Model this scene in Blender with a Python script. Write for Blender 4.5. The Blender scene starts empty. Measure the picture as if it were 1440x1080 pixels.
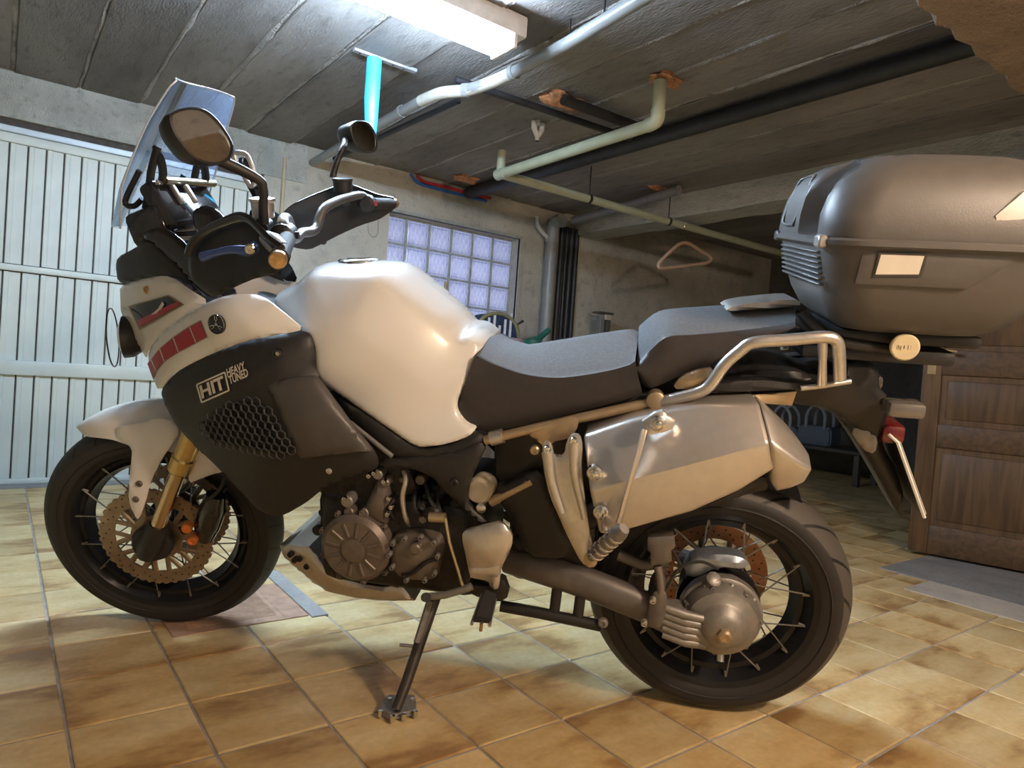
import bpy, bmesh, math, random
import numpy as np
from mathutils import Vector, Matrix
random.seed(7)
scene = bpy.context.scene
COL = scene.collection
R = math.radians

# ------------------------------------------------------------------ camera, world, exposure
CAM = np.array([-0.15333, -1.93428, 0.83631]); FPX = 964.91
YAW, PIT, ROL = 0.644585, -0.022568, 0.072205
def cam_axes():
    f = np.array([math.sin(YAW)*math.cos(PIT), math.cos(YAW)*math.cos(PIT), math.sin(PIT)])
    r = np.array([math.cos(YAW), -math.sin(YAW), 0.0]); u = np.cross(r, f)
    c, s = math.cos(ROL), math.sin(ROL)
    return np.array([c*r+s*u, -s*r+c*u, f])
AX = cam_axes()
cd = bpy.data.cameras.new('camera'); cam = bpy.data.objects.new('camera', cd); COL.objects.link(cam)
cd.sensor_fit = 'HORIZONTAL'; cd.sensor_width = 36; cd.lens = FPX/1440*36; cd.clip_start = 0.02
m = Matrix.Identity(4)
for i in range(3):
    m[i][0] = AX[0][i]; m[i][1] = AX[1][i]; m[i][2] = -AX[2][i]; m[i][3] = CAM[i]
cam.matrix_world = m
scene.camera = cam

world = bpy.data.worlds.new('world'); scene.world = world; world.use_nodes = True
wb = world.node_tree.nodes['Background']; wb.inputs[0].default_value = (0.70, 0.75, 1.0, 1); wb.inputs[1].default_value = 1.15
scene.view_settings.view_transform = 'Standard'; scene.view_settings.look = 'None'
scene.view_settings.gamma = 1.0; scene.view_settings.use_curve_mapping = False
scene.view_settings.exposure = 0.0
TUBE_STRENGTH = 290.0; TUBE_COL = (0.61, 0.79, 1.0)
WARM_POWER = 455.0; WARM_COL = (1.0, 0.75, 0.55); WARM_POS = (1.05, -2.75, 1.72)  # warm values feed an assumed lamp behind the camera

# ------------------------------------------------------------------ survey frames (pixel of the photo + a known plane -> metres)
BX, BY, BYAW, LEAN, STEER = 1.3819482, -0.83214014, 2.32970625, 0.22535832, 0.26405762
WB, RF, RR = 1.54, 0.329, 0.321
TRAIL, RAKE = 0.126, R(28)
def ray(px, py):
    return ((px-720)/FPX)*AX[0] + ((540-py)/FPX)*AX[1] + AX[2]
def W(px, py, ax, v):
    d = ray(px, py); t = (v-CAM[ax])/d[ax]; return CAM+t*d
def rotx(a): return np.array([[1,0,0],[0,math.cos(a),-math.sin(a)],[0,math.sin(a),math.cos(a)]])
def rotz(a): return np.array([[math.cos(a),-math.sin(a),0],[math.sin(a),math.cos(a),0],[0,0,1]])
def rota(ax, a):
    ax = np.array(ax)/np.linalg.norm(ax); K = np.array([[0,-ax[2],ax[1]],[ax[2],0,-ax[0]],[-ax[1],ax[0],0]])
    return np.eye(3)+math.sin(a)*K+(1-math.cos(a))*K@K
MB = rotz(BYAW)@rotx(-LEAN); TB = np.array([BX,BY,0.0])          # bike -> world
MS = rota((-math.sin(RAKE),0,math.cos(RAKE)), STEER); PS = np.array([WB+TRAIL,0,0])   # steered part -> bike
class Frame:
    def __init__(s, M, T): s.M, s.T = M, T; s.o = M.T@(CAM-T)
    def at(s, px, py, y):
        d = s.M.T@ray(px, py); t = (y-s.o[1])/d[1]; return s.o+t*d
    def on(s, px, py, fn, off=0.0):
        y = 0.2
        for _ in range(14):
            p = s.at(px, py, y); y = 0.5*y+0.5*(fn(p[0], p[2])+off)
        return s.at(px, py, y)
BK = Frame(MB, TB)
SK = Frame(MB@MS, TB+MB@(PS-MS@PS))
def ST(p):                                       # steered frame -> bike frame
    return MS@(np.asarray(p, float)-PS)+PS
def tobike(fr, p):
    return ST(p) if fr is SK else np.asarray(p, float)
def B(px, py, y): return BK.at(px, py, y)
def BS(px, py, y): return ST(SK.at(px, py, y))

# ------------------------------------------------------------------ materials
MATS = {}
def nd(t, ty, **k):
    n = t.nodes.new(ty)
    for a, v in k.items(): setattr(n, a, v)
    return n
def mat(name, col, rough=0.5, metal=0.0, coat=0.0, var=0.08, scale=30.0, bump=0.0, bscale=200.0, spec=0.5, col2=None, detail=4.0, trans=0.0):
    if name in MATS: return MATS[name]
    m = bpy.data.materials.new(name); m.use_nodes = True; t = m.node_tree; b = t.nodes['Principled BSDF']
    tc = nd(t,'ShaderNodeTexCoord'); no = nd(t,'ShaderNodeTexNoise'); no.inputs['Scale'].default_value = scale; no.inputs['Detail'].default_value = detail
    t.links.new(tc.outputs['Object'], no.inputs['Vector'])
    rp = nd(t,'ShaderNodeValToRGB'); c2 = col2 or tuple(c*(1-var*2) for c in col)
    rp.color_ramp.elements[0].position = 0.3; rp.color_ramp.elements[1].position = 0.72
    rp.color_ramp.elements[0].color = (*c2,1); rp.color_ramp.elements[1].color = (*col,1)
    t.links.new(no.outputs['Fac'], rp.inputs['Fac']); t.links.new(rp.outputs['Color'], b.inputs['Base Color'])
    b.inputs['Roughness'].default_value = rough; b.inputs['Metallic'].default_value = metal
    b.inputs['Coat Weight'].default_value = coat; b.inputs['Coat Roughness'].default_value = 0.06
    b.inputs['Specular IOR Level'].default_value = spec; b.inputs['Transmission Weight'].default_value = trans
    if bump:
        n2 = nd(t,'ShaderNodeTexNoise'); n2.inputs['Scale'].default_value = bscale; n2.inputs['Detail'].default_value = 5
        t.links.new(tc.outputs['Object'], n2.inputs['Vector'])
        bp = nd(t,'ShaderNodeBump'); bp.inputs['Strength'].default_value = bump; bp.inputs['Distance'].default_value = 0.01
        t.links.new(n2.outputs['Fac'], bp.inputs['Height']); t.links.new(bp.outputs['Normal'], b.inputs['Normal'])
    MATS[name] = m; return m
def emit(name, col, s):
    m = bpy.data.materials.new(name); m.use_nodes = True; t = m.node_tree
    t.nodes.remove(t.nodes['Principled BSDF']); e = nd(t,'ShaderNodeEmission'); e.inputs[0].default_value = (*col,1); e.inputs[1].default_value = s
    t.links.new(e.outputs[0], t.nodes['Material Output'].inputs[0]); MATS[name] = m; return m

WHITE = mat('white_paint', (0.80,0.78,0.75), 0.28, 0, 0.8, 0.02, 6)
BLACKP = mat('black_plastic', (0.020,0.0185,0.0185), 0.48, 0, 0, 0.15, 60, 0.08, 900)
GLOSSB = mat('gloss_black', (0.012,0.012,0.015), 0.10, 0, 0.6, 0.1, 10)
GREYP = mat('charcoal_panel', (0.080,0.072,0.068), 0.42, 0.15, 0, 0.06, 40)
SEATT = mat('seat_top_vinyl', (0.29,0.295,0.305), 0.62, 0, 0, 0.12, 160, 0.35, 700)
SEATS = mat('seat_side_vinyl', (0.040,0.035,0.034), 0.48, 0, 0, 0.08, 60, 0.06, 700)
ALU = mat('brushed_aluminium', (0.66,0.62,0.57), 0.34, 0.85, 0, 0.05, 90)
MUFF = mat('muffler_steel', (0.62,0.58,0.53), 0.36, 0.75, 0, 0.04, 50)
CHROME = mat('bright_steel', (0.75,0.74,0.72), 0.16, 1.0, 0, 0.05, 60)
GOLD = mat('gold_anodised', (0.74,0.55,0.24), 0.26, 0.9, 0, 0.06, 60)
BRONZE = mat('engine_cover', (0.20,0.165,0.14), 0.40, 0.45, 0, 0.10, 60)
ENGD = mat('engine_dark', (0.030,0.028,0.028), 0.45, 0.3, 0, 0.3, 50, 0.2, 120)
CAST = mat('cast_grey', (0.30,0.28,0.26), 0.46, 0.55, 0, 0.12, 60, 0.1, 300)
SWING = mat('swingarm_grey', (0.16,0.145,0.135), 0.44, 0.45, 0, 0.1, 40)
DISC = mat('brake_steel', (0.42,0.33,0.24), 0.36, 0.8, 0, 0.15, 40)
DISCR = mat('rear_disc_rusty', (0.55,0.28,0.15), 0.42, 0.6, 0, 0.2, 30)
RIMB = mat('rim_black', (0.018,0.018,0.02), 0.30, 0.3, 0, 0.1, 40)
SPOKE = mat('spoke_steel', (0.30,0.29,0.28), 0.35, 0.85, 0, 0.1, 50)
RED = mat('red_decal', (0.42,0.02,0.035), 0.35, 0, 0.4, 0.05, 20)
PALE = mat('pale_decal', (0.78,0.72,0.62), 0.4, 0, 0, 0.05, 20)
ORANGE = mat('orange_cap', (0.85,0.26,0.06), 0.4, 0.3, 0, 0.1, 60)
WARM_METAL = mat('bar_end_metal', (0.72,0.46,0.22), 0.3, 0.8, 0, 0.2, 80)  # orange tone holds the warm lamplight on the bar ends
CASEM = mat('case_plastic', (0.105,0.097,0.09), 0.44, 0, 0, 0.05, 30, 0.10, 500)
CASED = mat('case_dark', (0.06,0.055,0.05), 0.4, 0, 0, 0.08, 30)
RUBBER = mat('rubber', (0.022,0.021,0.021), 0.7, 0, 0, 0.15, 60, 0.1, 400)
REFL = mat('reflector_clear', (0.80,0.78,0.74), 0.25, 0, 0.5, 0.05, 30)
REDL = mat('red_lens', (0.12,0.008,0.008), 0.2, 0, 0.6, 0.05, 30)
MIRR = mat('mirror_glass', (0.80,0.80,0.80), 0.03, 1.0, 0, 0.0, 5)
BLUEL = mat('lever_blue_lit', (0.10,0.16,0.45), 0.3, 0.5, 0, 0.1, 40)  # silver lever coloured blue for the cool lamplight on it
GLASSM = bpy.data.materials.new('screen_tint'); GLASSM.use_nodes = True
_t = GLASSM.node_tree; _t.nodes.remove(_t.nodes['Principled BSDF'])
_tr = nd(_t,'ShaderNodeBsdfTransparent'); _tr.inputs[0].default_value = (0.74,0.80,0.88,1)
_gl = nd(_t,'ShaderNodeBsdfGlossy'); _gl.inputs['Roughness'].default_value = 0.08; _gl.inputs[0].default_value = (0.85,0.92,1,1)
_df = nd(_t,'ShaderNodeBsdfTranslucent'); _df.inputs[0].default_value = (0.55,0.68,0.95,1)
_m1 = nd(_t,'ShaderNodeMixShader'); _m2 = nd(_t,'ShaderNodeMixShader'); _fr = nd(_t,'ShaderNodeFresnel'); _fr.inputs[0].default_value = 1.18
_no = nd(_t,'ShaderNodeTexNoise'); _no.inputs['Scale'].default_value = 6; _mr = nd(_t,'ShaderNodeMapRange'); _mr.inputs[3].default_value = 0.02; _mr.inputs[4].default_value = 0.14
_t.links.new(_no.outputs['Fac'], _mr.inputs[0]); _t.links.new(_mr.outputs[0], _m1.inputs[0])
_t.links.new(_tr.outputs[0], _m1.inputs[1]); _t.links.new(_df.outputs[0], _m1.inputs[2])
_t.links.new(_fr.outputs[0], _m2.inputs[0]); _t.links.new(_m1.outputs[0], _m2.inputs[1]); _t.links.new(_gl.outputs[0], _m2.inputs[2])
_t.links.new(_m2.outputs[0], _t.nodes['Material Output'].inputs[0])

def concrete(name, c1, c2, c3, scale=1.2, bump=0.5, stretch=(1,1,1), rough=0.85):
    m = bpy.data.materials.new(name); m.use_nodes = True; t = m.node_tree; b = t.nodes['Principled BSDF']
    tc = nd(t,'ShaderNodeTexCoord'); mp = nd(t,'ShaderNodeMapping'); mp.inputs['Scale'].default_value = stretch
    t.links.new(tc.outputs['Object'], mp.inputs[0])
    n1 = nd(t,'ShaderNodeTexNoise'); n1.inputs['Scale'].default_value = scale; n1.inputs['Detail'].default_value = 8; n1.inputs['Roughness'].default_value = 0.65
    n2 = nd(t,'ShaderNodeTexNoise'); n2.inputs['Scale'].default_value = scale*9; n2.inputs['Detail'].default_value = 6
    n3 = nd(t,'ShaderNodeTexNoise'); n3.inputs['Scale'].default_value = scale*45; n3.inputs['Detail'].default_value = 4
    for n in (n1,n2,n3): t.links.new(mp.outputs[0], n.inputs['Vector'])
    r1 = nd(t,'ShaderNodeValToRGB'); e = r1.color_ramp.elements
    e[0].position = 0.33; e[0].color = (*c2,1); e[1].position = 0.62; e[1].color = (*c1,1)
    mx = nd(t,'ShaderNodeMixRGB'); mx.blend_type = 'MIX'; mx.inputs[2].default_value = (*c3,1)
    r2 = nd(t,'ShaderNodeValToRGB'); r2.color_ramp.elements[0].position = 0.55; r2.color_ramp.elements[1].position = 0.75; r2.color_ramp.elements[1].color = (0.7,0.7,0.7,1)
    t.links.new(n1.outputs['Fac'], r1.inputs[0]); t.links.new(n2.outputs['Fac'], r2.inputs[0])
    t.links.new(r1.outputs[0], mx.inputs[1]); t.links.new(r2.outputs[0], mx.inputs[0])
    t.links.new(mx.outputs[0], b.inputs['Base Color']); b.inputs['Roughness'].default_value = rough; b.inputs['Specular IOR Level'].default_value = 0.25
    ad = nd(t,'ShaderNodeMath'); ad.operation = 'ADD'; t.links.new(n2.outputs['Fac'], ad.inputs[0]); t.links.new(n3.outputs['Fac'], ad.inputs[1])
    bp = nd(t,'ShaderNodeBump'); bp.inputs['Strength'].default_value = bump; bp.inputs['Distance'].default_value = 0.02
    t.links.new(ad.outputs[0], bp.inputs['Height']); t.links.new(bp.outputs[0], b.inputs['Normal'])
    MATS[name] = m; return m
PLASTER = concrete('wall_plaster', (0.56,0.53,0.45), (0.38,0.36,0.31), (0.30,0.28,0.24), 1.6, 0.5)
LINTEL = concrete('lintel_concrete', (0.52,0.53,0.49), (0.33,0.34,0.31), (0.24,0.24,0.22), 2.6, 0.8)
CEILC = concrete('ceiling_concrete', (0.285,0.265,0.25), (0.17,0.155,0.145), (0.12,0.11,0.10), 1.3, 0.35, (2.2,0.6,1))
_t = CEILC.node_tree; _b = _t.nodes['Principled BSDF']; _src = _b.inputs['Base Color'].links[0].from_socket
_oi = nd(_t,'ShaderNodeObjectInfo'); _mrr = nd(_t,'ShaderNodeMapRange'); _mrr.inputs[3].default_value = 0.62; _mrr.inputs[4].default_value = 1.2; _t.links.new(_oi.outputs['Random'], _mrr.inputs[0])
_hs = nd(_t,'ShaderNodeHueSaturation'); _t.links.new(_mrr.outputs[0], _hs.inputs['Value']); _t.links.new(_src, _hs.inputs['Color']); _t.links.new(_hs.outputs[0], _b.inputs['Base Color'])
JOINT = concrete('ceiling_joint', (0.44,0.41,0.38), (0.22,0.20,0.19), (0.07,0.065,0.06), 3.0, 0.8, (1,0.6,1))
SOFFIT = concrete('stair_plaster', (0.27,0.20,0.135), (0.20,0.145,0.095), (0.14,0.10,0.07), 4.0, 0.7)
BEAMC = concrete('beam_concrete', (0.50,0.50,0.47), (0.33,0.33,0.31), (0.22,0.22,0.21), 3.0, 0.7, (1,0.4,1))
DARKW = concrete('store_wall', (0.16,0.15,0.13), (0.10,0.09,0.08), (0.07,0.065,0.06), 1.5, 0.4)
GROUT = mat('grout', (0.44,0.40,0.37), 0.85, 0, 0, 0.2, 20)
STONE = concrete('grey_stone', (0.30,0.29,0.28), (0.20,0.20,0.20), (0.14,0.14,0.14), 5, 0.15, rough=0.6)
STONEL = concrete('light_stone', (0.52,0.47,0.40), (0.40,0.36,0.31), (0.30,0.28,0.25), 6, 0.15, rough=0.6)
DOORW = mat('garage_door_paint', (0.60,0.65,0.61), 0.5, 0, 0, 0.06, 5, 0.05, 30)
DOORR = mat('garage_rail_paint', (0.58,0.63,0.58), 0.45, 0, 0, 0.05, 8)
STRIP = mat('door_head_strip', (0.52,0.60,0.66), 0.4, 0.2, 0, 0.1, 20)
SHADOWGAP = mat('brown_rail_seam_shade', (0.07,0.055,0.045), 0.7, 0, 0, 0.3, 30)
PIPEG = mat('grey_pipe', (0.30,0.31,0.31), 0.35, 0, 0, 0.08, 12)
PIPEB = mat('beige_pipe', (0.44,0.46,0.33), 0.4, 0, 0, 0.08, 12)
PIPED = mat('dark_pipe', (0.030,0.030,0.034), 0.5, 0, 0, 0.2, 12)
BLUEP = mat('cyan_plastic', (0.05,0.50,0.85), 0.4, 0, 0, 0.04, 12)
FOAM = mat('orange_foam', (0.72,0.34,0.16), 0.9, 0, 0, 0.25, 40, 0.8, 60)
def wood(name, c1, c2, axis_scale):
    m = bpy.data.materials.new(name); m.use_nodes = True; t = m.node_tree; b = t.nodes['Principled BSDF']
    tc = nd(t,'ShaderNodeTexCoord'); mp = nd(t,'ShaderNodeMapping'); mp.inputs['Scale'].default_value = axis_scale
    n = nd(t,'ShaderNodeTexNoise'); n.inputs['Scale'].default_value = 5; n.inputs['Detail'].default_value = 8; n.inputs['Distortion'].default_value = 0.6
    r = nd(t,'ShaderNodeValToRGB'); r.color_ramp.elements[0].position = 0.35; r.color_ramp.elements[0].color = (*c2,1); r.color_ramp.elements[1].position = 0.68; r.color_ramp.elements[1].color = (*c1,1)
    t.links.new(tc.outputs['Object'], mp.inputs[0]); t.links.new(mp.outputs[0], n.inputs['Vector']); t.links.new(n.outputs['Fac'], r.inputs[0]); t.links.new(r.outputs[0], b.inputs['Base Color'])
    b.inputs['Roughness'].default_value = 0.5
    bp = nd(t,'ShaderNodeBump'); bp.inputs['Strength'].default_value = 0.15; t.links.new(n.outputs['Fac'], bp.inputs['Height']); t.links.new(bp.outputs[0], b.inputs['Normal'])
    MATS[name] = m; return m
WOODV = wood('door_wood_upright', (0.125,0.070,0.029), (0.058,0.031,0.013), (7,7,0.6))
WOODH = wood('door_wood_rail', (0.112,0.063,0.026), (0.054,0.029,0.012), (7,0.6,7))

def tile_material(name, per_island):
    m = bpy.data.materials.new(name); m.use_nodes = True; t = m.node_tree; b = t.nodes['Principled BSDF']
    L = t.links.new
    tc = nd(t,'ShaderNodeTexCoord')
    if per_island: gi = nd(t,'ShaderNodeNewGeometry'); rnd = gi.outputs['Random Per Island']
    else: gi = nd(t,'ShaderNodeObjectInfo'); rnd = gi.outputs['Random']
    k = nd(t,'ShaderNodeMath'); k.operation = 'MULTIPLY'; k.inputs[1].default_value = 57.0; L(rnd, k.inputs[0])
    no = nd(t,'ShaderNodeTexNoise'); no.noise_dimensions = '4D'; no.inputs['Scale'].default_value = 6.0; no.inputs['Detail'].default_value = 5; no.inputs['Roughness'].default_value = 0.6
    mpt = nd(t,'ShaderNodeMapping'); mpt.inputs['Scale'].default_value = (0.7,1.7,1); L(tc.outputs['Object'], mpt.inputs[0]); L(mpt.outputs[0], no.inputs['Vector']); L(k.outputs[0], no.inputs['W'])
    n2 = nd(t,'ShaderNodeTexNoise'); n2.noise_dimensions = '4D'; n2.inputs['Scale'].default_value = 60.0; n2.inputs['Detail'].default_value = 4
    L(tc.outputs['Object'], n2.inputs['Vector']); L(k.outputs[0], n2.inputs['W'])
    fac = no.outputs['Fac']
    if not per_island:
        # flamed edge: browner towards one side of each tile, side chosen by its random number
        sep = nd(t,'ShaderNodeSeparateXYZ'); rot = nd(t,'ShaderNodeVectorRotate'); rot.rotation_type = 'Z_AXIS'
        q = nd(t,'ShaderNodeMath'); q.operation = 'MULTIPLY'; q.inputs[1].default_value = 4.0; L(rnd, q.inputs[0])
        fl = nd(t,'ShaderNodeMath'); fl.operation = 'FLOOR'; L(q.outputs[0], fl.inputs[0])
        an = nd(t,'ShaderNodeMath'); an.operation = 'MULTIPLY'; an.inputs[1].default_value = math.pi/2; L(fl.outputs[0], an.inputs[0])
        L(tc.outputs['Object'], rot.inputs['Vector']); L(an.outputs[0], rot.inputs['Angle']); L(rot.outputs[0], sep.inputs[0])
        mr = nd(t,'ShaderNodeMapRange'); mr.inputs[1].default_value = -0.02; mr.inputs[2].default_value = 0.13; mr.inputs[3].default_value = 0.0; mr.inputs[4].default_value = 0.19
        L(sep.outputs['Y'], mr.inputs[0]); su = nd(t,'ShaderNodeMath'); su.operation = 'SUBTRACT'; L(fac, su.inputs[0]); L(mr.outputs[0], su.inputs[1]); fac = su.outputs[0]
    r = nd(t,'ShaderNodeValToRGB'); cr = r.color_ramp
    cr.elements[0].position = 0.27; cr.elements[0].color = (0.36,0.21,0.08,1)
    cr.elements[1].position = 0.60; cr.elements[1].color = (0.72,0.57,0.31,1)
    e = cr.elements.new(0.42); e.color = (0.62,0.44,0.20,1)
    L(fac, r.inputs[0])
    mx = nd(t,'ShaderNodeMixRGB'); mx.blend_type = 'MULTIPLY'; mx.inputs[0].default_value = 0.35
    L(r.outputs[0], mx.inputs[1]); L(n2.outputs['Fac'], mx.inputs[2])
    hs = nd(t,'ShaderNodeHueSaturation'); vr = nd(t,'ShaderNodeMapRange'); vr.inputs[3].default_value = 0.92; vr.inputs[4].default_value = 1.25
    L(rnd, vr.inputs[0]); L(vr.outputs[0], hs.inputs['Value']); L(mx.outputs[0], hs.inputs['Color']); L(hs.outputs[0], b.inputs['Base Color'])
    b.inputs['Roughness'].default_value = 0.42; b.inputs['Specular IOR Level'].default_value = 0.35
    bp = nd(t,'ShaderNodeBump'); bp.inputs['Strength'].default_value = 0.12; bp.inputs['Distance'].default_value = 0.01; L(n2.outputs['Fac'], bp.inputs['Height']); L(bp.outputs[0], b.inputs['Normal'])
    MATS[name] = m; return m
TILE = tile_material('floor_tile', False); TILES = tile_material('floor_tile_far', True)

def tyre_mat(name, xc, zc, n, slant, fr, tread=(0.075,0.066,0.058)):
    m = bpy.data.materials.new(name); m.use_nodes = True; t = m.node_tree; b = t.nodes['Principled BSDF']; L = t.links.new
    tc = nd(t,'ShaderNodeTexCoord'); sp = nd(t,'ShaderNodeSeparateXYZ'); L(tc.outputs['Object'], sp.inputs[0])
    def M(op, a, bb=None):
        q = nd(t,'ShaderNodeMath'); q.operation = op
        for i, v in enumerate((a, bb)):
            if v is None: continue
            if isinstance(v, (int,float)): q.inputs[i].default_value = v
            else: L(v, q.inputs[i])
        return q.outputs[0]
    an = M('ARCTAN2', sp.outputs['Z'], sp.outputs['X'])
    ay = M('ABSOLUTE', sp.outputs['Y'])
    ph = M('ADD', M('MULTIPLY', an, n/(2*math.pi)), M('MULTIPLY', ay, slant))
    fr_ = M('FRACT', ph); gr = M('LESS_THAN', fr_, 0.11)
    rad = M('SQRT', M('ADD', M('POWER', sp.outputs['X'], 2.0), M('POWER', sp.outputs['Z'], 2.0)))
    msk = M('MULTIPLY', M('MULTIPLY', gr, M('GREATER_THAN', ay, 0.008)), M('GREATER_THAN', rad, fr))
    base = nd(t,'ShaderNodeMixRGB'); base.inputs[1].default_value = (0.020,0.018,0.018,1); base.inputs[2].default_value = (*tread,1); L(M('GREATER_THAN', rad, fr), base.inputs[0])
    mx = nd(t,'ShaderNodeMixRGB'); L(base.outputs[0], mx.inputs[1]); mx.inputs[2].default_value = (0.006,0.006,0.006,1); L(msk, mx.inputs[0])
    L(mx.outputs[0], b.inputs['Base Color']); b.inputs['Roughness'].default_value = 0.62
    inv = M('SUBTRACT', 1.0, msk); bp = nd(t,'ShaderNodeBump'); bp.inputs['Strength'].default_value = 0.7; bp.inputs['Distance'].default_value = 0.004
    L(inv, bp.inputs['Height']); L(bp.outputs[0], b.inputs['Normal']); MATS[name] = m; return m

# ------------------------------------------------------------------ mesh helpers
def finish(name, bm, material, parent=None, smooth=40, label=None):
    bmesh.ops.recalc_face_normals(bm, faces=bm.faces[:])
    me = bpy.data.meshes.new(name); bm.to_mesh(me); bm.free()
    me.materials.append(material)
    if smooth:
        for p in me.polygons: p.use_smooth = True
        me.set_sharp_from_angle(angle=R(smooth))
    o = bpy.data.objects.new(name, me); COL.objects.link(o)
    if parent is not None: o.parent = parent
    if label: o['label'] = label
    return o
def tag(o, label, cat, group=None, kind=None):
    if label: o['label'] = label
    if cat: o['category'] = cat
    if group: o['group'] = group
    if kind: o['kind'] = kind
    return o
def struct(o, label=None):
    o['kind'] = 'structure'
    if label: o['label'] = label
    return o
def empty(name, loc=(0,0,0), rot=(0,0,0)):
    o = bpy.data.objects.new(name, None); COL.objects.link(o); o.location = loc; o.rotation_euler = rot; o.empty_display_size = 0.1; return o
def box(bm, lo, hi, mtx=None, bev=0.0, seg=1):
    vs = [bm.verts.new((x,y,z)) for x in (lo[0],hi[0]) for y in (lo[1],hi[1]) for z in (lo[2],hi[2])]
    fs = [(0,1,3,2),(4,6,7,5),(0,4,5,1),(2,3,7,6),(0,2,6,4),(1,5,7,3)]
    faces = [bm.faces.new([vs[i] for i in f]) for f in fs]
    if bev > 0:
        es = list({e for f in faces for e in f.edges})
        r = bmesh.ops.bevel(bm, geom=es, offset=bev, segments=seg, affect='EDGES', profile=0.5)
        vs = list({v for f in bm.faces for v in f.verts if v in set(vs)} | {v for v in r['verts']})
    if mtx is not None:
        for v in vs: v.co = Vector(np.asarray(mtx(np.array(v.co))))
    return vs
def boxo(name, lo, hi, material, parent=None, bev=0.0, seg=1, fr=None, smooth=40):
    bm = bmesh.new(); box(bm, lo, hi, None, bev, seg)
    if fr is not None:
        for v in bm.verts: v.co = Vector(tobike(fr, np.array(v.co)))
    return finish(name, bm, material, parent, smooth)
def catmull(pts, n=6, closed=False):
    P = [np.asarray(p, float) for p in pts]; N = len(P); out = []
    rng = range(N) if closed else range(N-1)
    for i in rng:
        p0 = P[(i-1) % N] if (closed or i > 0) else 2*P[0]-P[1]
        p1 = P[i]; p2 = P[(i+1) % N]; p3 = P[(i+2) % N] if (closed or i+2 < N) else 2*P[-1]-P[-2]
        for k in range(n):
            t = k/n
            out.append(0.5*((2*p1)+(-p0+p2)*t+(2*p0-5*p1+4*p2-p3)*t*t+(-p0+3*p1-3*p2+p3)*t**3))
    if not closed: out.append(P[-1])
    return out
def tube(bm, pts, r, n=10, cap=True, closed=False, flat=1.0, up=None):
    P = [np.asarray(p, float) for p in pts]; N = len(P)
    rs = r if hasattr(r, '__len__') else [r]*N
    if len(rs) != N: rs = list(np.interp(np.linspace(0,1,N), np.linspace(0,1,len(rs)), rs))
    rings = []; nrm = None
    for i in range(N):
        a = P[(i-1) % N] if (closed or i > 0) else P[i]; b = P[(i+1) % N] if (closed or i < N-1) else P[i]
        t = (b-a)/max(1e-9, np.linalg.norm(b-a))
        if nrm is None:
            ref = np.array(up if up is not None else (0,0,1.0))
            if abs(ref@t) > 0.95: ref = np.array([1.0,0,0]) if abs(t[0]) < 0.9 else np.array([0,1.0,0])
            nrm = ref-(ref@t)*t
        else: nrm = nrm-(nrm@t)*t
        nrm = nrm/np.linalg.norm(nrm); bn = np.cross(t, nrm)
        rings.append([bm.verts.new(P[i]+rs[i]*(math.cos(2*math.pi*k/n)*nrm+flat*math.sin(2*math.pi*k/n)*bn)) for k in range(n)])
    M = N if closed else N-1
    for i in range(M):
        A = rings[i]; Bq = rings[(i+1) % N]
        for k in range(n): bm.faces.new((A[k], A[(k+1) % n], Bq[(k+1) % n], Bq[k]))
    if cap and not closed:
        bm.faces.new(rings[0][::-1]); bm.faces.new(rings[-1])
def tubeo(name, pts, r, material, parent=None, n=10, smooth_path=0, closed=False, flat=1.0, up=None, label=None):
    bm = bmesh.new(); P = catmull(pts, smooth_path, closed) if smooth_path else pts
    tube(bm, P, r, n, True, closed, flat, up); return finish(name, bm, material, parent, 50, label)
def lathe(bm, prof, origin, axis, n=32, xdir=None, closed_prof=False):
    # prof: list of (axial, radius)
    ax = np.asarray(axis, float); ax = ax/np.linalg.norm(ax); o = np.asarray(origin, float)
    ref = np.array(xdir if xdir is not None else ((1,0,0) if abs(ax[0]) < 0.8 else (0,0,1)), float); u = ref-(ref@ax)*ax; u /= np.linalg.norm(u); v = np.cross(ax, u)
    rings = []
    for a, r in prof:
        if r < 1e-6: rings.append([bm.verts.new(o+a*ax)])
        else: rings.append([bm.verts.new(o+a*ax+r*(math.cos(2*math.pi*k/n)*u+math.sin(2*math.pi*k/n)*v)) for k in range(n)])
    pr = list(zip(rings, rings[1:]))
    if closed_prof: pr.append((rings[-1], rings[0]))
    for A, Bq in pr:
        for k in range(n):
            a0, a1 = A[k % len(A)], A[(k+1) % len(A)]; b0, b1 = Bq[k % len(Bq)], Bq[(k+1) % len(Bq)]
            vs = []
            for q in (a0, a1, b1, b0):
                if q not in vs: vs.append(q)
            if len(vs) >= 3:
                try: bm.faces.new(vs)
                except ValueError: pass
def latheo(name, prof, origin, axis, material, parent=None, n=32, closed_prof=False, smooth=40, label=None):
    bm = bmesh.new(); lathe(bm, prof, origin, axis, n, None, closed_prof); return finish(name, bm, material, parent, smooth, label)
def bolt(parent, p, axis=(0,1,0), r=0.008, h=0.006, material=None, name='bolt'):
    return latheo(name, [(-0.006,0),(-0.006,r),(h*0.6,r),(h,r*0.75),(h,r*0.45),(h*0.4,r*0.4),(h*0.4,0)], p, axis, material or CHROME, parent, 12)
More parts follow.
